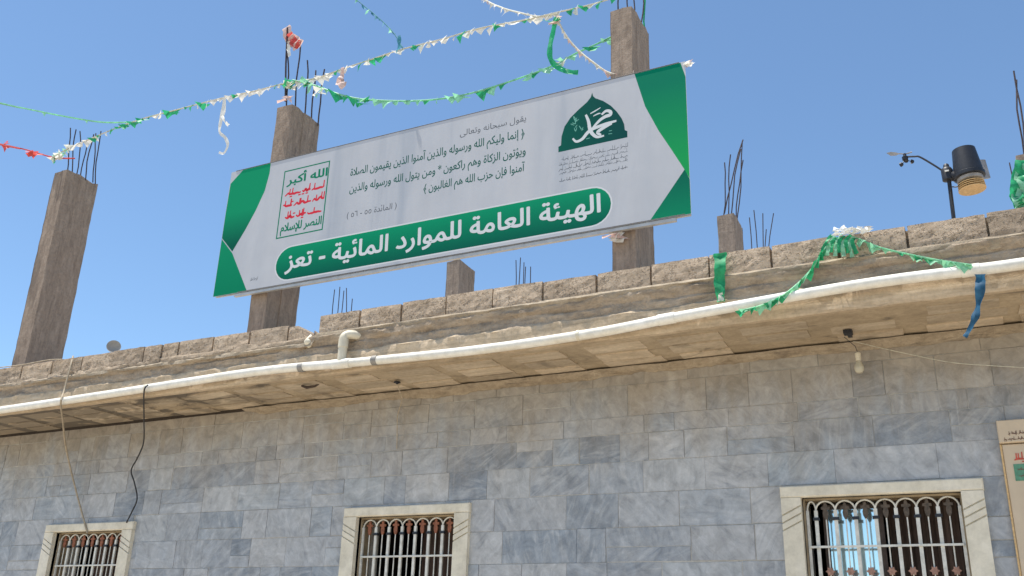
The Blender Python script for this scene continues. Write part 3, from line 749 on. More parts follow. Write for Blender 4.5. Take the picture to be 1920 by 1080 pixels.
# ------------------------------------------------------------------ banner sign
YS = -0.60
sgn = empty('banner_sign', (at(850, 480, YS).x, YS, at(850, 480, YS).z)); tag(sgn, 'wide green and white banner with Arabic lettering fixed to two roof columns', 'sign')
SX0, SX1 = at(418, 440, YS).x - 0.004, at(1291, 260, YS).x
SZ0, SZ1 = (at(400, 556, YS).z + at(1303, 402, YS).z) / 2, (at(437, 322, YS).z + at(1280, 118, YS).z) / 2
def rip(x, z): return 0.0           # the vinyl is stretched tight; its fine creases are relief in the material
def sheet(name, poly_or_mesh, lift, mat, parent, islands=False):
    """flat print on the vinyl; poly list (x,z) or (verts,faces) -> follows the ripple"""
    if isinstance(poly_or_mesh, tuple):
        V, F = poly_or_mesh
    else:
        V, F = poly_or_mesh, [tuple(range(len(poly_or_mesh)))]
        a = sum(V[i][0] * V[(i + 1) % len(V)][1] - V[(i + 1) % len(V)][0] * V[i][1] for i in range(len(V)))
        if a < 0: F = [tuple(reversed(F[0]))]
    me = bpy.data.meshes.new(name)
    me.from_pydata([(x, 0, z) for x, z in V], [], F)
    import bmesh
    bm = bmesh.new(); bm.from_mesh(me)
    if not isinstance(poly_or_mesh, tuple):
        bmesh.ops.triangulate(bm, faces=bm.faces[:])
        for _ in range(6):
            es = [e for e in bm.edges if e.calc_length() > 0.16]
            if not es: break
            bmesh.ops.subdivide_edges(bm, edges=es, cuts=1); bmesh.ops.triangulate(bm, faces=bm.faces[:])
    lvl = {}
    if islands:
        bm.verts.ensure_lookup_table(); k = 0
        for v0 in bm.verts:
            if v0 in lvl: continue
            st = [v0]; lvl[v0] = k % 4
            while st:
                v = st.pop()
                for e in v.link_edges:
                    w_ = e.other_vert(v)
                    if w_ not in lvl: lvl[w_] = k % 4; st.append(w_)
            k += 1
    for v in bm.verts:
        x, z = v.co.x, v.co.z
        v.co = (x, YS - 0.004 - lift - lvl.get(v, 0) * 0.00003 + rip(x, z), z)
    for f in bm.faces:
        f.normal_update()
        if f.normal.y > 0: f.normal_flip()
    bm.to_mesh(me); bm.free(); me.materials.append(mat)
    o = bpy.data.objects.new(name, me); col.objects.link(o); WLOC[o] = Vector((0, 0, 0)); setp(o, parent)
    return o
def S(u, v):
    p = at(u, v, YS); return (p.x, p.z)
nx, nzz = 90, 14
V = [(SX0 + (SX1 - SX0) * i / nx, SZ0 + (SZ1 - SZ0) * k / nzz) for i in range(nx + 1) for k in range(nzz + 1)]
F = [(i * (nzz + 1) + k, (i + 1) * (nzz + 1) + k, (i + 1) * (nzz + 1) + k + 1, i * (nzz + 1) + k + 1) for i in range(nx) for k in range(nzz)]
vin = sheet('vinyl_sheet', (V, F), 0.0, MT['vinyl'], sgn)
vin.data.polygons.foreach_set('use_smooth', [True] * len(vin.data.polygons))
# steel frame behind: perimeter and uprights
q = MB()
for z in (SZ0 + 0.002, SZ1 - 0.022): q.box(SX0 + 0.012, SX1 - 0.012, YS + 0.016, YS + 0.038, z, z + 0.022)
obj('frame_rail', q, MT['frame'], sgn)
for k in range(7):
    x = SX0 + 0.015 + (SX1 - SX0 - 0.05) * k / 6
    obj('frame_upright', MB().box(x, x + 0.022, YS + 0.0165, YS + 0.0375, SZ0 + 0.0245, SZ1 - 0.0225), MT['frame'], sgn)
obj('bottom_batten', MB().box(SX0 + 0.25, SX1 - 0.12, YS + 0.004, YS + 0.034, SZ0 - 0.028, SZ0 - 0.002), MT['frame'], sgn)
obj('hem', MB().tube([(SX0 + .06, YS - 0.004, SZ1 + 0.002), ((SX0 + SX1) / 2, YS - 0.003, SZ1 - 0.001), (SX1 - .05, YS - 0.004, SZ1 + 0.002)], 0.004, 6), MT['hem'], sgn)
obj('hem', MB().tube([(SX0 + .3, YS - 0.006, SZ0 + 0.006), ((SX0 + SX1) / 2, YS - 0.006, SZ0 + 0.004), (SX1 - .05, YS - 0.006, SZ0 + 0.006)], 0.0028, 6), MT['hem'], sgn)
# green printed corners
mGL1 = print_grad('green_corner_print_left', (0.002, 0.10, 0.065), (0.006, 0.27, 0.125), 2, SZ0 + 0.5, SZ0 + 0.85)
mGL2 = print_grad('green_corner_print_left_low', (0.002, 0.20, 0.10), (0.005, 0.25, 0.12), 2, SZ0, SZ0 + 0.5)
mGR1 = print_grad('green_corner_print_right', (0.012, 0.32, 0.09), (0.001, 0.185, 0.105), 2, SZ0 + 0.45, SZ0 + 1.15)
mGR2 = print_grad('green_corner_print_right_low', (0.004, 0.22, 0.11), (0.001, 0.105, 0.075), 2, SZ0, SZ0 + 0.42)
pv = lambda L: [S(u, v) for u, v in L]
clampx = lambda P: [(min(max(x, SX0 + 0.003), SX1 - 0.003), min(max(z, SZ0 + 0.003), SZ1 - 0.003)) for x, z in P]
sheet('green_print', clampx(pv([(457, 317), (509, 301), (506, 325), (497, 358), (480, 395), (460, 432), (436, 472), (416, 447), (422, 400), (433, 345)])), 0.00015, mGL1, sgn)
sheet('green_print', clampx(pv([(416, 449), (436, 475), (463, 548), (395, 560)])), 0.00025, mGL2, sgn)
sheet('green_print', clampx(pv([(1190, 137), (1276, 115), (1290, 143), (1296, 260), (1303, 322), (1303, 333), (1283, 317), (1262, 285), (1235, 245), (1210, 200)])), 0.00015, mGR1, sgn)
sheet('green_print', clampx(pv([(1284, 318), (1305, 334), (1306, 404), (1219, 418)])), 0.00025, mGR2, sgn)
# title pill
px0, px1 = S(519, 490)[0], S(1146, 385)[0]; pz1, pz0 = S(820, 410)[1], S(820, 474.6)[1]
rr = (pz1 - pz0) / 2
pill = [(px1 - rr + rr * math.cos(t), pz0 + rr + rr * math.sin(t)) for t in [R(-90 + 15 * k) for k in range(13)]] + \
       [(px0 + rr + rr * math.cos(t), pz0 + rr + rr * math.sin(t)) for t in [R(90 + 15 * k) for k in range(13)]]
mP = print_grad('title_band_print', (0.001, 0.105, 0.07), (0.003, 0.27, 0.13), 2, pz0, pz1)
out = [(px1 - rr + (rr + .013) * math.cos(t), pz0 + rr + (rr + .013) * math.sin(t)) for t in [R(-90 + 15 * k) for k in range(13)]] + \
      [(px0 + rr + (rr + .013) * math.cos(t), pz0 + rr + (rr + .013) * math.sin(t)) for t in [R(90 + 15 * k) for k in range(13)]]
sheet('title_outline', out, 0.0001, MT['white_print'], sgn)
title = sheet('title_band', pill, 0.00025, mP, sgn)

# Arabic text: contextual forms, laid out right to left
FORMS = {'ء': (0xFE80, 1), 'آ': (0xFE81, 2), 'أ': (0xFE83, 2), 'ؤ': (0xFE85, 2), 'إ': (0xFE87, 2), 'ئ': (0xFE89, 4), 'ا': (0xFE8D, 2), 'ب': (0xFE8F, 4), 'ة': (0xFE93, 2),
         'ت': (0xFE95, 4), 'ث': (0xFE99, 4), 'ج': (0xFE9D, 4), 'ح': (0xFEA1, 4), 'خ': (0xFEA5, 4), 'د': (0xFEA9, 2), 'ذ': (0xFEAB, 2), 'ر': (0xFEAD, 2), 'ز': (0xFEAF, 2),
         'س': (0xFEB1, 4), 'ش': (0xFEB5, 4), 'ص': (0xFEB9, 4), 'ض': (0xFEBD, 4), 'ط': (0xFEC1, 4), 'ظ': (0xFEC5, 4), 'ع': (0xFEC9, 4), 'غ': (0xFECD, 4), 'ف': (0xFED1, 4),
         'ق': (0xFED5, 4), 'ك': (0xFED9, 4), 'ل': (0xFEDD, 4), 'م': (0xFEE1, 4), 'ن': (0xFEE5, 4), 'ه': (0xFEE9, 4), 'و': (0xFEED, 2), 'ى': (0xFEEF, 2), 'ي': (0xFEF1, 4)}
LIG = {'آ': 0xFEF5, 'أ': 0xFEF7, 'إ': 0xFEF9, 'ا': 0xFEFB}
def shape(s):
    out = []; i = 0; joined = False
    while i < len(s):
        c = s[i]
        if c not in FORMS: out.append(c); joined = False; i += 1; continue
        if c == 'ل' and i + 1 < len(s) and s[i + 1] in LIG:
            out.append(chr(LIG[s[i + 1]] + (1 if joined else 0))); joined = False; i += 2; continue
        base, n_ = FORMS[c]
        nxt = s[i + 1] if i + 1 < len(s) else ''
        fwd = n_ == 4 and nxt in FORMS and FORMS[nxt][1] > 1
        if n_ == 1: f = 0
        elif joined and fwd: f = 3
        elif fwd: f = 2
        elif joined: f = 1
        else: f = 0
        out.append(chr(base + f)); joined = fwd; i += 1
    return ''.join(reversed(out))
from mathutils.geometry import interpolate_bezier, tessellate_polygon
def text_mesh(s, bold):
    """outlines of a shaped line, each outer contour filled on its own (glyph contours may overlap)"""
    cu = bpy.data.curves.new('lettering', 'FONT'); cu.body = shape(s); cu.resolution_u = 3
    o = bpy.data.objects.new('lettering', cu); col.objects.link(o)
    dg = bpy.context.evaluated_depsgraph_get(); dg.update()
    oc = o.evaluated_get(dg); c2 = oc.to_curve(dg); loops = []
    for sp in c2.splines:
        L = []
        if sp.type == 'BEZIER':
            bp = sp.bezier_points; n_ = len(bp)
            for i in range(n_):
                p, q = bp[i], bp[(i + 1) % n_]
                straight = (p.handle_right - p.co).length < 1e-5 and (q.handle_left - q.co).length < 1e-5
                if straight: L.append((p.co.x, p.co.y))
                else: L += [(v.x, v.y) for v in interpolate_bezier(p.co, p.handle_right, q.handle_left, q.co, 5)[:-1]]
        else:
            L = [(p.co[0], p.co[1]) for p in sp.points]
        if len(L) > 2: loops.append(L)
    oc.to_curve_clear(); bpy.data.objects.remove(o); bpy.data.curves.remove(cu)
    ar = lambda L: sum(L[i][0] * L[(i + 1) % len(L)][1] - L[(i + 1) % len(L)][0] * L[i][1] for i in range(len(L))) / 2
    def inside(p, L):
        r_ = False
        for i in range(len(L)):
            (xa, ya), (xb, yb) = L[i], L[i - 1]
            if (ya > p[1]) != (yb > p[1]) and p[0] < (xb - xa) * (p[1] - ya) / (yb - ya) + xa: r_ = not r_
        return r_
    big = max(loops, key=lambda L: abs(ar(L))); sg = 1 if ar(big) > 0 else -1
    outer = [L for L in loops if ar(L) * sg > 0]; hol = [L for L in loops if ar(L) * sg < 0]
    held = {i: [] for i in range(len(outer))}
    for h in hol:
        c_ = [i for i, L in enumerate(outer) if inside(h[0], L)]
        if len(c_) == 1: held[c_[0]].append(h)
        elif not c_: outer.append(h); held[len(outer) - 1] = []
    V, F = [], []
    for i, L in enumerate(outer):
        polys = [[Vector((x, y, 0)) for x, y in P] for P in [L] + held[i]]
        flat = [p for P in polys for p in P]; n0 = len(V)
        V += [(p.x, p.y) for p in flat]; F += [tuple(n0 + k for k in t) for t in tessellate_polygon(polys)]
    return V, F
def words(V, F):
    """split a line of glyph outlines into its words"""
    adj = list(range(len(V)))
    def find(i):
        while adj[i] != i: adj[i] = adj[adj[i]]; i = adj[i]
        return i
    for f in F:
        for i in f[1:]: adj[find(i)] = find(f[0])
    isl = {}
    for f in F: isl.setdefault(find(f[0]), []).append(f)
    L = sorted(((min(V[i][0] for f in fs for i in f), max(V[i][0] for f in fs for i in f), fs) for fs in isl.values()), key=lambda t: t[0])
    out, cur, hi = [], [], None
    for lo, h_, fs in L:
        if hi is not None and lo - hi > 0.155: out.append(cur); cur = []; hi = None
        cur.append(fs); hi = h_ if hi is None else max(hi, h_)
    out.append(cur); return out                      # list of words; a word is a list of glyph face lists
def lettering(s, pl, pr, pbase, ascent, bold, mat, lift, parent, name='word'):
    """pl/pr: photo pixels of the left and right end; pbase: pixel on the baseline; ascent in px of an alef there"""
    V, F = text_mesh(s, 0.0)
    x0, x1 = min(v[0] for v in V) - bold, max(v[0] for v in V) + bold
    X0, X1 = S(*pl)[0], S(*pr)[0]
    zb_ = S(*pbase)[1]; h_ = S(pbase[0], pbase[1] - ascent)[1] - zb_
    k = (X1 - X0) / (x1 - x0); kz = h_ / (0.71 + bold)
    sh = [(0.0, 0.0)] + [(bold * math.cos(t * math.pi / 4), bold * math.sin(t * math.pi / 4)) for t in range(8)] if bold > 0.008 else [(0, 0)]
    for wd in words(V, F):
        VV, FF, LV = [], [], []
        for gi, fs in enumerate(wd):
            ids = {}
            for f in fs:
                for i in f: ids.setdefault(i, len(ids))
            for si, (dx, dy) in enumerate(sh):
                n0 = len(VV)
                for i in ids: VV.append((X0 + (V[i][0] + dx - x0) * k, zb_ + (V[i][1] + dy) * kz)); LV.append(0.000008 * (si + 9 * (gi % 7)))
                FF += [tuple(n0 + ids[i] for i in f) for f in fs]
        o = sheet(name, (VV, FF), lift, mat, parent)
        for v, l_ in zip(o.data.vertices, LV): v.co.y -= l_
lettering('الهيئة العامة للموارد المائية - تعز', (535, 500), (1127, 390), (1121, 398), 35, 0.024, MT['white_print'], 0.0004, sgn)
lettering('يقول سبحانه وتعالى', (863, 250), (987, 224), (985, 227), 11, 0.006, MT['grey_text'], 0.0002, sgn)
lettering('﴿ إنما وليكم الله ورسوله والذين آمنوا الذين يقيمون الصلاة', (658, 322), (984, 252), (982, 256.5), 15, 0.009, MT['green_text'], 0.0002, sgn)
lettering('ويؤتون الزكاة وهم راكعون * ومن يتول الله ورسوله والذين', (656, 356), (986, 288), (984, 289.5), 15, 0.009, MT['green_text'], 0.0002, sgn)
lettering('آمنوا فإن حزب الله هم الغالبون ﴾', (794, 360), (984, 318), (981, 321), 15, 0.009, MT['green_text'], 0.0002, sgn)
lettering(') المائدة ٥٥ - ٦٥ (', (651, 404), (744, 388), (740, 391), 11, 0.006, MT['grey_text'], 0.0002, sgn)
# framed box at the left
bx_ = [S(534, 321), S(619, 302), S(606, 432), S(518, 448)]
bx0, bx1 = (bx_[0][0] + bx_[3][0]) / 2, (bx_[1][0] + bx_[2][0]) / 2; bz1, bz0 = (bx_[0][1] + bx_[1][1]) / 2, (bx_[2][1] + bx_[3][1]) / 2
lw = 0.012
Vb = [(bx0, bz0), (bx1, bz0), (bx1, bz1), (bx0, bz1), (bx0 + lw, bz0 + lw), (bx1 - lw, bz0 + lw), (bx1 - lw, bz1 - lw), (bx0 + lw, bz1 - lw)]
sheet('box_outline', (Vb, [(0, 1, 5, 4), (1, 2, 6, 5), (2, 3, 7, 6), (3, 0, 4, 7)]), 0.0002, MT['box_green'], sgn)
lettering('الله أكبر', (538, 345), (614, 332), (612, 329.5), 15, 0.030, MT['box_green'], 0.0002, sgn)
lettering('النصر للإسلام', (526, 432), (603, 420), (601, 420), 15, 0.030, MT['box_green'], 0.0002, sgn)
def stroke(pts, w):       # ribbon of width w (list or number) along (x,z) points
    P = [Vector((x, 0, z)) for x, z in pts]; P = smooth_path(P, 5) if len(P) > 2 else P
    n_ = len(P); V, F = [], []
    for i, p in enumerate(P):
        t = (P[min(i + 1, n_ - 1)] - P[max(i - 1, 0)]).normalized(); nn = Vector((-t.z, 0, t.x))
        f = i / (n_ - 1); ww = w * (0.45 + 0.55 * math.sin(math.pi * min(1, max(0, f * 0.9 + 0.08))))
        V += [(p.x + nn.x * ww / 2, p.z + nn.z * ww / 2), (p.x - nn.x * ww / 2, p.z - nn.z * ww / 2)]
    F = [(2 * i, 2 * i + 1, 2 * i + 3, 2 * i + 2) for i in range(n_ - 1)]
    return V, F
def join(L):
    V, F = [], []
    for v, f in L: F += [tuple(i + len(V) for i in q) for q in f]; V += v
    return V, F
def scrawl(xl, xr, zb_, h, seed, w):
    """unreadable lines of small cursive print, as the photo shows them"""
    r = random.Random(seed); L = []; x = xr
    while x > xl + h * 0.4:
        wl_ = min(r.uniform(1.1, 2.6) * h, x - xl); pts = []; n_ = max(3, int(wl_ / (h * 0.22)))
        for i in range(n_ + 1):
            pts.append((x - wl_ * i / n_, zb_ + h * r.choice([0.02, 0.05, 0.05, 0.3, 0.22, 0.0])))
        pts[-1] = (pts[-1][0], zb_ - h * r.choice([0.25, 0.1, -0.2]))
        L.append(stroke(pts, w))
        for _ in range(r.randint(1, 3)):
            xx = x - wl_ * r.uniform(0.02, 0.9); L.append(stroke([(xx, zb_), (xx + h * 0.03, zb_ + h * r.uniform(0.7, 0.95))], w))
        for _ in range(r.randint(0, 2)):
            xx = x - wl_ * r.random(); zz = zb_ + h * r.choice([-0.3, 0.5]); L.append(stroke([(xx - w * .6, zz), (xx + w * .6, zz)], w))
        x -= wl_ + h * 0.22
    return join(L)
for k, (ul, vl, ur, vr) in enumerate(((534, 366, 608, 352), (531, 388, 608, 373), (528, 411, 603, 397))):
    a, b = S(ul, vl), S(ur, vr)
    sheet('worn_red_line', scrawl(a[0], b[0], (a[1] + b[1]) / 2, 0.078, 40 + k, 0.024), 0.0002, MT['red_text'], sgn, True)
# dome emblem
E_ = lambda x, y: S(1020 + x / 5.4, 160 + y / 5.4)
dome = [(490, 76), (499, 112), (522, 133), (600, 160), (680, 210), (740, 270), (790, 340), (815, 400), (820, 455), (846, 468), (846, 528), (148, 680), (148, 625), (174, 610), (180, 520), (210, 420), (270, 330), (350, 250), (440, 170), (476, 122)]
sheet('dome_emblem', [E_(*p) for p in dome], 0.0002, MT['dome'], sgn)
cw = 0.030
strokes = [[(425, 300), (452, 365), (466, 440), (490, 490), (540, 525), (610, 512)], [(735, 362), (640, 388), (560, 418), (490, 446), (440, 485), (390, 545), (330, 572), (293, 540)],
           [(585, 300), (630, 262), (672, 268), (672, 300), (625, 318), (575, 350), (525, 400), (485, 448)], [(690, 388), (610, 428), (545, 478), (580, 505)],
           [(470, 290), (520, 262), (575, 228)], [(575, 285), (545, 292), (500, 315)]]
sheet('calligraphy', join([stroke([E_(*p) for p in s_], cw if i < 4 else cw * 0.4) for i, s_ in enumerate(strokes)]), 0.0005, MT['white_print'], sgn, True)
L = []
r_ = random.Random(5)
for k in range(9):
    p0 = (r_.uniform(285, 400), r_.uniform(330, 440)); L.append(stroke([E_(*p0), E_(p0[0] + r_.uniform(-35, 35), p0[1] + r_.uniform(-35, 35)), E_(p0[0] + r_.uniform(-35, 35), p0[1] + r_.uniform(-30, 40))], 0.007))
L.append(stroke([E_(660, 465), E_(690, 460)], 0.010)); L.append(stroke([E_(655, 495), E_(692, 490)], 0.010)); L.append(stroke([E_(430, 545), E_(465, 535)], 0.012))
sheet('small_ornament', join(L), 0.0004, MT['pale_green'], sgn, True)
for k, (yl, yr, h, w, s_) in enumerate(((755, 640, 0.042, 0.005, 3), (800, 690, 0.034, 0.004, 5), (850, 740, 0.04, 0.005, 7), (885, 780, 0.03, 0.004, 8), (965, 855, 0.034, 0.0055, 11))):
    a, b = E_(150, yl), E_(850, yr)
    sheet('small_print', scrawl(a[0], b[0], (a[1] + b[1]) / 2, h, s_, w), 0.0002, MT['grey_text'], sgn, True)
a, b = S(469, 530), S(484, 520)
sheet('small_print', scrawl(a[0], b[0], (a[1] + b[1]) / 2, 0.03, 3, 0.005), 0.0002, MT['grey_text'], sgn, True)

# ------------------------------------------------------------------ bunting, ribbons, cords
def pennant(p, size, mat, parent, r, down=Vector((0, 0, -1)), along=Vector((1, 0, 0))):
    """one crumpled triangle of thin plastic hanging from a string"""
    a = along.normalized(); tw = r.uniform(-0.9, 0.9)
    side = (a * math.cos(tw) + Vector((0, 1, 0)) * math.sin(tw)) * size * r.uniform(0.7, 1.15)
    dn = (down + Vector((r.uniform(-.7, .7), r.uniform(-.5, .5), r.uniform(0, .3)))).normalized() * size * r.uniform(0.7, 1.25)
    pr = a.cross(dn).normalized() * size * r.uniform(0.12, 0.3)
    q = MB(); V = [p - side, p + side, p - side * .55 + dn * .5 + pr, p + side * .45 + dn * .45 - pr * .6, p + dn + pr * r.uniform(-1, 1), p + pr * .3]
    q.add(V, [(0, 5, 2), (5, 3, 2), (5, 1, 3), (2, 3, 4)])
    return obj('pennant', q, mat, parent)
def string(name, label, pts, n_pen, size, mats, seed, group=None, r=0.0045, twine='twine', cat='bunting', skip=0.1):
    """pts: (u, v, y)"""
    P = smooth_path([at(*p) for p in pts], 8)
    e = empty(name, P[0]); tag(e, label, cat, group)
    obj('cord', MB().tube(P, r, 6), MT[twine], e)
    rr_ = random.Random(seed)
    ln = [0]
    for a, b in zip(P[:-1], P[1:]): ln.append(ln[-1] + (b - a).length)
    for k in range(n_pen):
        if rr_.random() < skip: continue
        t = (k + rr_.uniform(0.2, 0.8)) / n_pen * ln[-1]
        i = max(j for j in range(len(ln) - 1) if ln[j] <= t)
        f = (t - ln[i]) / max(1e-6, ln[i + 1] - ln[i]); p = P[i].lerp(P[i + 1], f)
        pennant(p, size * rr_.uniform(0.65, 1.2), MT[rr_.choice(mats)], e, rr_, along=P[i + 1] - P[i])
    return e
GB = 'bunting strings on the roof'
string('bunting_string', 'long green and white bunting string rising from leftmost column to the top edge',
       [(96, 297, -.5), (125, 280, -.54), (165, 262, -.56), (250, 228, -.58), (330, 206, -.50), (420, 183, -.50), (480, 170, -.50), (535, 156, -.50), (590, 147, -.50), (640, 130, -.50), (700, 110, -.50), (755, 92, -.50), (830, 73, -.50), (900, 53, -.50), (985, 37, -.50), (1050, 22, -.50), (1110, 8, -.50), (1175, -12, -.50)],
       100, 0.074, ['g_plastic', 'w_plastic', 'w_plastic', 'w_plastic', 'g_plastic'], 21, GB, r=0.007, twine='twine', skip=0.05)
string('bunting_string', 'sagging bright green bunting string between the middle column and the tall right column',
       [(548, 150, -.5), (590, 160, -.5), (640, 178, -.5), (690, 187, -.5), (780, 189, -.48), (860, 180, -.46), (940, 158, -.44), (1030, 126, -.42), (1080, 100, -.42), (1120, 82, -.4), (1160, 62, -.3)],
       34, 0.085, ['g_plastic', 'lg_plastic', 'lg_plastic'], 22, GB, r=0.008, twine='lg_plastic', skip=0.12)
string('bunting_string', 'short string of dark teal pennants coming down from the top edge',
       [(755, 90, -.50), (735, 58, -.2), (700, 25, .3), (660, -8, .8), (520, -130, 2.6), (330, -300, 5.0)], 80, 0.07, ['t_plastic', 't_plastic', 'lg_plastic'], 23, GB, r=0.006, twine='t_plastic')
string('bunting_string', 'white bunting string drooping from the top edge onto the long string',
       [(1045, 26, -.52), (1010, 31, -.45), (975, 24, -.3), (940, 14, .0), (900, -6, .4), (800, -70, 1.6), (600, -230, 4.0)], 84, 0.07, ['w_plastic', 'w_plastic', 'p_plastic'], 24, GB, r=0.008)
string('bunting_string', 'faded pinkish white string tied down to the top edge of the banner',
       [(1045, 36, -.52), (1062, 68, -.52), (1085, 95, -.50), (1112, 117, -.52), (1140, 136, -.52), (1165, 140, -.50), (1188, 136, -.50)], 30, 0.05, ['w_plastic', 'p_plastic', 'p_plastic'], 25, GB, r=0.009)
string('bunting_string', 'pale green string entering from the left edge above the leftmost column',
       [(-1500, -260, -3.2), (-700, 35, -1.9), (-40, 184, -.9), (0, 194, -.85), (60, 206, -.8), (120, 218, -.7), (190, 229, -.50), (250, 229, -.58)], 170, 0.06, ['lg_plastic', 'g_plastic', 'lg_plastic'], 26, GB, r=0.009, twine='lg_plastic')
red_string = string('bunting_string', 'red string with torn red and green pennants reaching the leftmost column from the left edge',
       [(-1500, -120, -3.0), (-700, 125, -1.8), (-40, 263, -.9), (0, 270, -.8), (50, 281, -.50), (100, 295, -.5), (140, 297, -.45)], 70, 0.09, ['r_plastic', 'r_plastic', 'g_plastic', 'w_plastic'], 27, GB, r=0.008, twine='r_plastic', skip=0.15)

def ribbon(name, label, pts, w, mat, cat='ribbon', seed=0, crumple=0.35, group=None, parent=None):
    """strip of thin plastic along (u,v,y) pixels, twisting as it hangs"""
    P = smooth_path([at(*p) for p in pts], 6); rr_ = random.Random(seed); n_ = len(P); V = []
    ww = w if isinstance(w, (list, tuple)) else [w, w]
    for i, p in enumerate(P):
        f = i / (n_ - 1); t = (P[min(i + 1, n_ - 1)] - P[max(i - 1, 0)]).normalized()
        tw = noise.noise((f * 3.1, seed, 0)) * 2.2 * crumple * 2
        b = t.cross(Vector((0, 1, 0))).normalized(); b = b * math.cos(tw) + Vector((0, 1, 0)) * math.sin(tw)
        k = ww[0] + (ww[-1] - ww[0]) * f; k *= 1 + 0.3 * noise.noise((f * 9, seed, 3))
        c = t.cross(b).normalized() * k * 0.25 * math.sin(f * 17 + seed)
        V += [p - b * k / 2, p + c, p + b * k / 2]
    q = MB().add(V, [(3 * i + j, 3 * i + j + 1, 3 * i + j + 4, 3 * i + j + 3) for i in range(n_ - 1) for j in (0, 1)])
    o = obj(name, q, MT[mat], parent, tuple(P[0]) if parent is None else None, True)
    if parent is None: tag(o, label, cat, group)
    return o
def knot(name, u, v, y, size, mats, n_, seed, parent):
    rr_ = random.Random(seed); c = at(u, v, y)
    for k in range(n_):
        pennant(c + Vector((rr_.uniform(-1, 1) * size * .5, rr_.uniform(-.5, .5) * size * .5, rr_.uniform(-.6, .6) * size * .5)), size * rr_.uniform(.5, .9), MT[rr_.choice(mats)], parent, rr_,
                down=Vector((rr_.uniform(-1, 1), rr_.uniform(-.5, .5), rr_.uniform(-1, .6))))
knot('pennant', 8, 274, -.79, 0.10, ['r_plastic', 'r_plastic'], 3, 91, red_string); knot('pennant', 62, 287, -.62, 0.11, ['r_plastic', 'g_plastic', 'r_plastic'], 5, 92, red_string)
e = ribbon('hanging_ribbon', 'torn white ribbon dangling from the long string left of the banner', [(421, 182, -.52), (419, 205, -.52), (413, 232, -.52), (412, 248, -.50), (422, 258, -.52), (427, 272, -.52), (420, 287, -.52), (411, 286, -.52)], [0.05, 0.03], 'w_plastic', seed=3)
ribbon('ribbon_tail', None, [(415, 215, -.52), (422, 228, -.645), (429, 236, -.50)], [0.03, 0.035], 'w_plastic', seed=4, parent=e)
ribbon('hanging_ribbon', 'pink-white rag hanging from the long string right of the middle column', [(642, 126, -.52), (641, 142, -.52), (636, 152, -.52), (645, 160, -.52)], [0.04, 0.10], 'p_plastic', seed=6)
e = ribbon('hanging_ribbon', 'green ribbon hanging in a hook from the long string above the banner', [(1043, 33, -.52), (1037, 60, -.52), (1031, 90, -.52), (1033, 112, -.52), (1046, 126, -.50), (1064, 134, -.52), (1084, 136, -.50)], [0.05, 0.045], 'g_plastic', seed=8, crumple=0.2)
knot('pennant', 1040, 38, -.52, 0.08, ['p_plastic', 'w_plastic', 'g_plastic'], 7, 9, e)
knot('pennant', 1052, 116, -.52, 0.07, ['w_plastic', 'lg_plastic'], 5, 10, e)
ribbon('hanging_ribbon', 'dark teal ribbon tail at the end of the short teal string', [(748, 66, -.7), (749, 82, -.68), (746, 96, -.52)], [0.03, 0.07], 't_plastic', seed=11)
# rag flag on the rebar
e = empty('rag_flag', at(537, 130, -.46)); tag(e, 'torn red and white rag flag tied to a bar on the middle column', 'flag')
ribbon('flag_cloth', None, [(537, 50, -.46), (541, 68, -.46), (550, 76, -.45), (560, 86, -.44)], [0.09, 0.15], 'p_plastic', seed=12, parent=e, crumple=.2)
ribbon('flag_cloth', None, [(541, 66, -.465), (552, 80, -.455), (562, 84, -.445)], [0.10, 0.09], 'r_plastic', seed=14, parent=e, crumple=.15)
ribbon('flag_tail', None, [(541, 78, -.47), (541, 92, -.47), (543, 106, -.47)], [0.05, 0.03], 'w_plastic', seed=15, parent=e)
obj('stick', MB().tube([at(535, 190, -.47), at(536, 120, -.47), at(539, 52, -.47)], 0.009, 6), MT['rebar'], e)
e = empty('plastic_knot', at(545, 160, -.6)); tag(e, 'clump of green and white plastic knotted round the bars of the middle column', 'plastic knot')
knot('pennant', 545, 158, -.52, 0.10, ['g_plastic', 'w_plastic', 'lg_plastic'], 12, 31, e)
knot('pennant', 575, 156, -.52, 0.09, ['g_plastic', 'w_plastic', 'lg_plastic', 'w_plastic'], 10, 32, e)
knot('pennant', 535, 187, -.55, 0.07, ['w_plastic', 'p_plastic'], 6, 33, e)
knot('pennant', 600, 172, -.55, 0.08, ['w_plastic', 'lg_plastic'], 7, 36, e)
e = empty('plastic_knot', at(105, 295, -.5)); tag(e, 'pale plastic knot on top of the leftmost column', 'plastic knot')
knot('pennant', 112, 292, -.52, 0.10, ['w_plastic', 'p_plastic', 'lg_plastic'], 10, 34, e)
knot('pennant', 130, 275, -.53, 0.09, ['lg_plastic', 'w_plastic'], 6, 35, e)
e = empty('plastic_knot', at(690, 190, -.5)); tag(e, 'small green plastic scrap on the sagging green string', 'plastic knot')
knot('pennant', 688, 190, -.5, 0.09, ['g_plastic', 'lg_plastic'], 6, 37, e)
e = empty('torn_plastic', at(1160, 440, -.56)); tag(e, 'torn pale plastic under the banner beside the tall right column', 'plastic scrap')
knot('pennant', 1160, 442, -.57, 0.10, ['p_plastic', 'w_plastic'], 6, 38, e)
e = empty('torn_plastic', at(1283, 118, -.6)); tag(e, 'pale plastic tuft on the top right corner of the banner', 'plastic scrap')
knot('pennant', 1285, 118, -.6, 0.07, ['w_plastic', 'p_plastic'], 5, 39, e)
e = empty('green_cloth', at(1912, 370, YB - .1)); tag(e, 'green cloth wrapped round the roof column at the right edge', 'cloth')
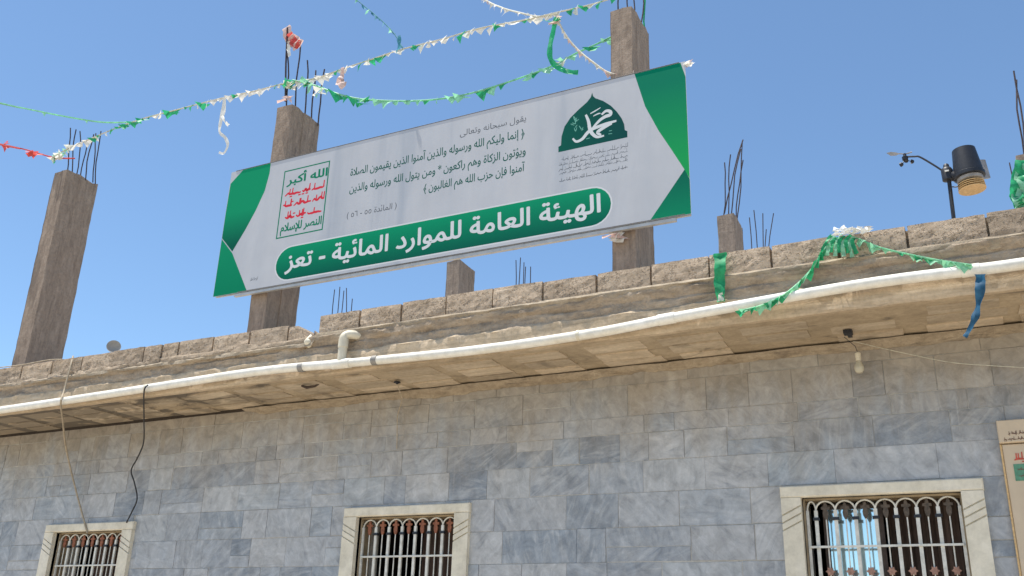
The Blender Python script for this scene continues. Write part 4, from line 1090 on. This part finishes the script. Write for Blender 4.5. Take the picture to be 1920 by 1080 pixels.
for k in range(4):
    ribbon('cloth_fold', None, [(1914 + k * 4, 300 + k * 8, YB - .1 + k * .01), (1908 + k * 5, 335, YB - .12), (1906 + k * 4, 365 + k * 3, YB - .12), (1916 + k * 3, 385, YB - .1)], [0.10, 0.16], 'g_plastic' if k % 2 == 0 else 'lg_plastic', seed=50 + k, parent=e)
obj('cord', MB().tube([at(1210, -10, -.1), at(1207, 40, -.09), at(1212, 90, -.085), at(1217, 135, -.08)], 0.008, 6), MT['g_plastic'], None)
o = bpy.data.objects['cord']
for o in [o for o in bpy.data.objects if o.name.startswith('cord') and o.parent is None]:
    o.name = 'green_rope'; tag(o, 'thin green cord running down the side of the tall right column', 'cord')

# parapet decorations
ribbon('hanging_ribbon', 'short wide green strip hanging over the parapet beside the white pipe', [(1350, 474, YE - .03), (1350, 500, YE - .035), (1349, 530, YE - .035), (1351, 556, YE - .035), (1352, 566, YE - .03)], [0.085, 0.06], 'g_plastic', seed=60, crumple=0.25)
o = ribbon('white_tag', None, [(1351, 548, YE - .045), (1352, 564, YE - .045)], [0.03, 0.04], 'w_plastic', seed=61, parent=[x for x in bpy.data.objects if x.name.startswith('hanging_ribbon') and x.get('label', '').startswith('short wide')][0])
o.matrix_parent_inverse = Matrix.Translation(-WLOC[o.parent])
e = empty('garland_bundle', at(1595, 440, YE - .02)); tag(e, 'white and green garland bundle knotted on the parapet top', 'garland')
rr_ = random.Random(77)
for k in range(64):
    c = at(1566 + k * 1.0 + rr_.uniform(-4, 4), 436 + rr_.uniform(-7, 6) - k * 0.05, YE - .03 + rr_.uniform(-.03, .05))
    pennant(c, rr_.uniform(.018, .036), MT['white_knit'], e, rr_, down=Vector((rr_.uniform(-1, 1), rr_.uniform(-1, .3), rr_.uniform(-.6, 1))))
for k in range(9):
    u = 1548 + k * 6
    ribbon('tassel', None, [(u + 12, 440 + k % 3 * 3, YE - .03), (u + 2, 452 + k % 2 * 5, YE - .05), (u - 6 + k * 2, 472 + (k * 7) % 13, YE - .05)], [0.02, 0.028], ['g_plastic', 'lg_plastic'][k % 2], seed=80 + k, parent=e)
string('bunting_string', 'green plastic string drooping from the garland bundle down to the left over the pipe',
       [(1560, 450, YE - .04), (1540, 475, YE - .05), (1525, 500, YE - .05), (1500, 528, YE - .06), (1470, 552, YE - .13), (1430, 572, YE - .13), (1388, 582, YE - .12)], 26, 0.055, ['g_plastic', 'lg_plastic'], 28, GB, r=0.006, twine='lg_plastic')
string('bunting_string', 'green plastic string stretched from the garland bundle rightward to the white pipe',
       [(1610, 448, YE - .03), (1650, 464, YE - .04), (1700, 476, YE - .05), (1760, 488, YE - .07), (1822, 497, YE - .12)], 20, 0.05, ['g_plastic', 'lg_plastic', 'lg_plastic'], 29, GB, r=0.006, twine='lg_plastic')
ribbon('hanging_ribbon', 'blue ribbon hanging from the white pipe below the eave at right', [(1838, 514, YE - .115), (1838, 535, YE - .12), (1836, 560, YE - .11), (1830, 590, YE - .10), (1819, 615, YE - .10), (1809, 632, YE - .09)], [0.062, 0.026], 'b_plastic', seed=66, crumple=0.7)
# cords down the wall
def cord(name, label, pts, r, mat, cat='cord'):
    P = smooth_path([at(*p) for p in pts], 6); return tag(obj(name, MB().tube(P, r, 6), MT[mat], None, tuple(P[0])), label, cat)
cord('hanging_rope', 'pale tan cord hanging from the roof down to the leftmost window', [(137, 668, YE + .05), (133, 684, YE - .02), (121, 730, YE - .06), (114, 755, YE - .12), (118, 790, -.60), (122, 830, -.3), (130, 870, -.14), (145, 930, -.07), (160, 985, -.065), (164, 1000, -.06)], 0.009, 'cable_tan')
cord('hanging_cable', 'black cable hanging in a loose curve from the eave to the leftmost window', [(277, 722, YE - .11), (270, 735, YE - .11), (270, 790, -.45), (269, 830, -.25), (258, 858, -.15), (246, 882, -.1), (252, 905, -.08), (257, 935, -.07), (247, 960, -.065), (237, 980, -.06)], 0.007, 'cable_black')
cord('overhead_rope', 'thin horizontal cord above the left parapet blocks', [(-10, 690, YE - .03), (40, 684, YE - .03), (90, 675, YE - .03), (118, 674, YE - .02)], 0.005, 'cable_tan')
cord('wall_wire', 'thin pale wire running along the wall from the bulb to the right edge', [(1600, 640, -.10), (1650, 652, -.05), (1700, 663, -.045), (1780, 679, -.045), (1850, 685, -.045), (1935, 690, -.045)], 0.0022, 'twine', 'wire')
# lamp hook under the soffit
e = empty('ceiling_hook', at(745, 712, -.34)); tag(e, 'black hook with a dangling wire under the soffit', 'hook')
p = at(745, 712, -.34); p.z = zs(p.x) - 0.004
obj('plate', MB().lathe([(0.028, 0.0), (0.03, -0.008), (0.012, -0.014), (0.008, -0.02)], Matrix.Translation(p), 12), MT['black'], e)
obj('wire', MB().tube([p, p + Vector((.004, .02, -0.05)), p + Vector((-.004, .1, -.12)), Vector((at(745, 780, -.05).x, -.05, at(745, 780, -.05).z)), at(744, 842, -.03)], 0.004, 6), MT['cable_tan'], e)
# bulb
e = empty('light_bulb', at(1612, 660, -.10)); tag(e, 'bare light bulb hanging below the eave on the right', 'light bulb')
p = at(1612, 700, -.12)
obj('glass', MB().lathe([(0.001, 0.0), (0.018, 0.003), (0.029, 0.016), (0.033, 0.034), (0.030, 0.052), (0.020, 0.072), (0.015, 0.088)], Matrix.Translation(p), 18), MT['bulb'], e)
obj('socket', MB().lathe([(0.015, 0.088), (0.018, 0.09), (0.018, 0.105), (0.015, 0.108), (0.019, 0.112), (0.019, 0.14), (0.01, 0.15)], Matrix.Translation(p), 16), MT['pvc_old'], e)
obj('wire', MB().tube([p + Vector((0, 0, .148)), p + Vector((-.01, -.01, .19)), Vector((p.x - .07, p.y - .06, zs(p.x)))], 0.0025, 6), MT['cable_black'], e)
p = at(1590, 622, -.3); p.z = zs(p.x) - 0.002
q = MB().box(p.x - .028, p.x + .028, p.y - .03, p.y + .03, p.z - .02, p.z + .004).box(p.x - .012, p.x + .016, p.y + .031, p.y + .09, p.z - .018, p.z + .004)
tag(obj('junction_box', q, MT['black'], None, tuple(p)), 'small black junction box fixed under the soffit above the bulb', 'box')
# rusty embedded stub in the soffit
p = at(576, 716, -.55); p.z = zs(p.x)
q = MB().tube([p + Vector((-.07, .02, -.006)), p + Vector((0, 0, -.03)), p + Vector((.05, .05, -.012)), p + Vector((.09, .05, .01))], [0.008, 0.014, 0.010, 0.008], 7)
tag(obj('rusty_stub', q, MT['sash'], None, tuple(p)), 'rusty bent steel stub sticking out of the soffit near the pipe inlet', 'steel stub')

# ------------------------------------------------------------------ dish edge behind the left parapet
c = at(211, 662, -.1); e = empty('satellite_dish', (c.x, c.y, 2.40)); tag(e, 'pale rounded dish rim peeking over the left parapet', 'satellite dish')
axis = Vector((0.75, -0.62, 0.15)).normalized().to_track_quat('Z', 'Y').to_matrix().to_4x4()
zc = at(211, 638, -.1).z
obj('dish_bowl', MB().lathe([(0.001, -0.028), (0.032, -0.024), (0.053, -0.014), (0.069, 0.0), (0.072, 0.005), (0.064, 0.002), (0.04, -0.013), (0.013, -0.02)], Matrix.Translation((c.x, -.1, zc - 0.075)) @ axis, 28), MT['dish'], e)
obj('mast', MB().tube([(c.x, -.06, 2.40), (c.x, -.06, zc - 0.15)], 0.018, 8), MT['rebar'], e)

# ------------------------------------------------------------------ weather station
YW = -0.62
ws = empty('weather_station', at(1788, 402, YW)); tag(ws, 'black weather station with cup anemometer arm on a pole above the right parapet', 'weather station')
b0, b1 = at(1790, 425, YW), at(1777, 318, YW)
obj('pole', MB().tube([b0, at(1787, 400, YW), b1], 0.0125, 10), MT['black'], ws)
hb_ = at(1776, 325, YW)
q = MB().lathe([(0.02, -0.055), (0.034, -0.05), (0.036, 0.02), (0.028, 0.035), (0.02, 0.04), (0.017, 0.06), (0.012, 0.066)], Matrix.Translation(hb_), 14)
obj('mount', q, MT['black'], ws)
obj('label_patch', MB().box(hb_.x - .012, hb_.x + .012, hb_.y - .0385, hb_.y - .0365, hb_.z - .004, hb_.z + .006), MT['pvc'], ws)
bc0, bc1 = at(1822, 330, YW), at(1806, 284, YW)
# rain collector: tapered drum, slightly tilted
ax_ = (at(1806, 282, YW) - at(1816, 326, YW)).normalized()
mt = Matrix.Translation(at(1817, 328, YW)) @ ax_.to_track_quat('Z', 'Y').to_matrix().to_4x4()
H_ = (at(1806, 282, YW) - at(1817, 328, YW)).length
obj('rain_collector', MB().lathe([(0.085, -0.022), (0.094, -0.018), (0.094, 0.004), (0.088, 0.008), (0.087, 0.03), (0.070, H_), (0.066, H_ + 0.002), (0.060, H_ - 0.02), (0.02, H_ - 0.06)], mt, 28), MT['black'], ws)
sh = obj('radiation_shield', MB().lathe([(0.07, -0.05), (0.078, -0.046), (0.078, -0.024), (0.07, -0.022)], mt, 24), MT['panel_solar'], ws)
for kz_ in range(4):
    z_ = -0.104 + 0.0135 * kz_
    obj('shield_plate', MB().lathe([(0.060, z_ + 0.001), (0.081 - 0.001 * kz_, z_ - 0.004), (0.082 - 0.001 * kz_, z_), (0.062, z_ + 0.008)], mt, 24), MT['straw'], ws)
obj('cable', MB().tube(smooth_path([at(1806, 340, YW - .02), at(1795, 350, YW - .03), at(1783, 352, YW - .018), at(1784, 372, YW - .017), at(1789, 400, YW - .018), at(1791, 425, YW)], 4), 0.004, 6), MT['cable_black'], ws)
q = MB().tube([hb_ + Vector((0.02, 0, -.02)), at(1800, 335, YW), at(1812, 328, YW)], [0.03, 0.034, 0.04], 10)
obj('bracket', q, MT['black'], ws)
arm = [at(1770, 322, YW), at(1750, 309, YW), at(1725, 294.5, YW), at(1715, 293.5, YW), at(1700, 294, YW)]
obj('arm', MB().tube(smooth_path(arm, 4), 0.0062, 8), MT['black'], ws)
h0 = at(1697, 296, YW)
obj('anemometer_hub', MB().lathe([(0.012, -0.02), (0.018, -0.015), (0.02, 0.006), (0.011, 0.012), (0.009, 0.03), (0.004, 0.034)], Matrix.Translation(h0), 12), MT['black'], ws)
for u, v in ((1690, 308.5), (1710, 303), (1699, 301)):
    c = at(u, v, YW - (0.03 if u == 1690 else -0.02)); cm = Matrix.Translation(c) @ Matrix.Rotation(R(80), 4, 'X') @ Matrix.Rotation(u * 1.3, 4, 'Y')
    k = obj('wind_cup', MB().lathe([(0.001, -0.014), (0.008, -0.012), (0.0135, -0.004), (0.015, 0.006), (0.0135, 0.006), (0.006, -0.006)], cm, 12), MT['black'], ws)
    obj('cup_arm', MB().tube([h0 + Vector((0, 0, -.015)), c], 0.0028, 6), MT['black'], k)
v0, v1, v2 = at(1697, 289, YW), at(1686, 288, YW), at(1663, 287, YW)
obj('wind_vane', MB().tube([at(1710, 285, YW), v0, v1], 0.004, 6), MT['panel_solar'], ws)
vp = [at(u, v, YW) for u, v in ((1687, 288), (1680, 291.5), (1670, 292), (1662, 287), (1670, 285), (1680, 286))]
q = MB(); q.add([p + Vector((0, -.002, 0)) for p in vp] + [p + Vector((0, .002, 0)) for p in vp], [tuple(range(6)), tuple(range(11, 5, -1))] + [(i, i + 6, (i + 1) % 6 + 6, (i + 1) % 6) for i in range(6)])
obj('vane_tail', q, MT['panel_solar'], ws)
# solar panel at the back right
pc = [at(1832, 300, YW + .05), at(1846, 300, YW + .12), at(1856, 334, YW + .10), at(1842, 336, YW + .03)]
nn = (pc[1] - pc[0]).cross(pc[2] - pc[0]).normalized() * 0.006
q = MB(); q.add([p - nn for p in pc] + [p + nn for p in pc], [(0, 1, 2, 3), (7, 6, 5, 4), (0, 4, 5, 1), (1, 5, 6, 2), (2, 6, 7, 3), (3, 7, 4, 0)])
obj('solar_panel', q, MT['panel_solar'], ws)

# ------------------------------------------------------------------ notice board
nb = empty('notice_board', (0.5, -.03, -0.3)); tag(nb, 'cream notice board with red heading and green band at the right edge', 'notice board')
bx0 = 0.005; bzt = 1.462
obj('header_panel', MB().box(bx0, bx0 + 1.1, -.075, -.021, bzt - .145, bzt, .006), MT['board'], nb)
obj('board_panel', MB().box(bx0 + 0.012, bx0 + 1.1, -.050, -.021, -0.3, bzt - .150, .004), MT['board'], nb)
obj('edge_strip', MB().box(bx0 + 0.0, bx0 + 0.011, -.056, -.021, -0.3, bzt - .150, .002), MT['straw'], nb)
def bprint(name, xl, xr, zb_, h, seed, w, mat, yy):
    V, F = scrawl(xl, xr, zb_, h, seed, w); q = MB().add([(x, yy - 0.0003 * (i // 12 % 3), z) for i, (x, z) in enumerate(V)], F); return obj(name, q, MT[mat], nb)
obj('green_band', MB().box(bx0 + .06, bx0 + 1.05, -.0535, -.0505, 1.082, 1.185), MT['board_green'], nb)
bprint('small_print', bx0 + .06, bx0 + 1.0, bzt - .092, .022, 1, .006, 'board_text', -.0765)
bprint('small_print', bx0 + .03, bx0 + 1.0, bzt - .128, .022, 2, .006, 'board_text', -.0765)
bprint('heading', bx0 + .07, bx0 + 1.0, 1.215, .05, 3, .013, 'board_red', -.052)
for k, zz in enumerate((1.15, 1.11)): bprint('small_print', bx0 + .08, bx0 + 1.0, zz, .018, 4 + k, .005, 'board_text', -.055)
for k in range(9): bprint('small_print', bx0 + .10 + .015 * (k % 3), bx0 + 1.0, 1.0 - k * .135, .026, 12 + k, .008, 'board_text', -.052)
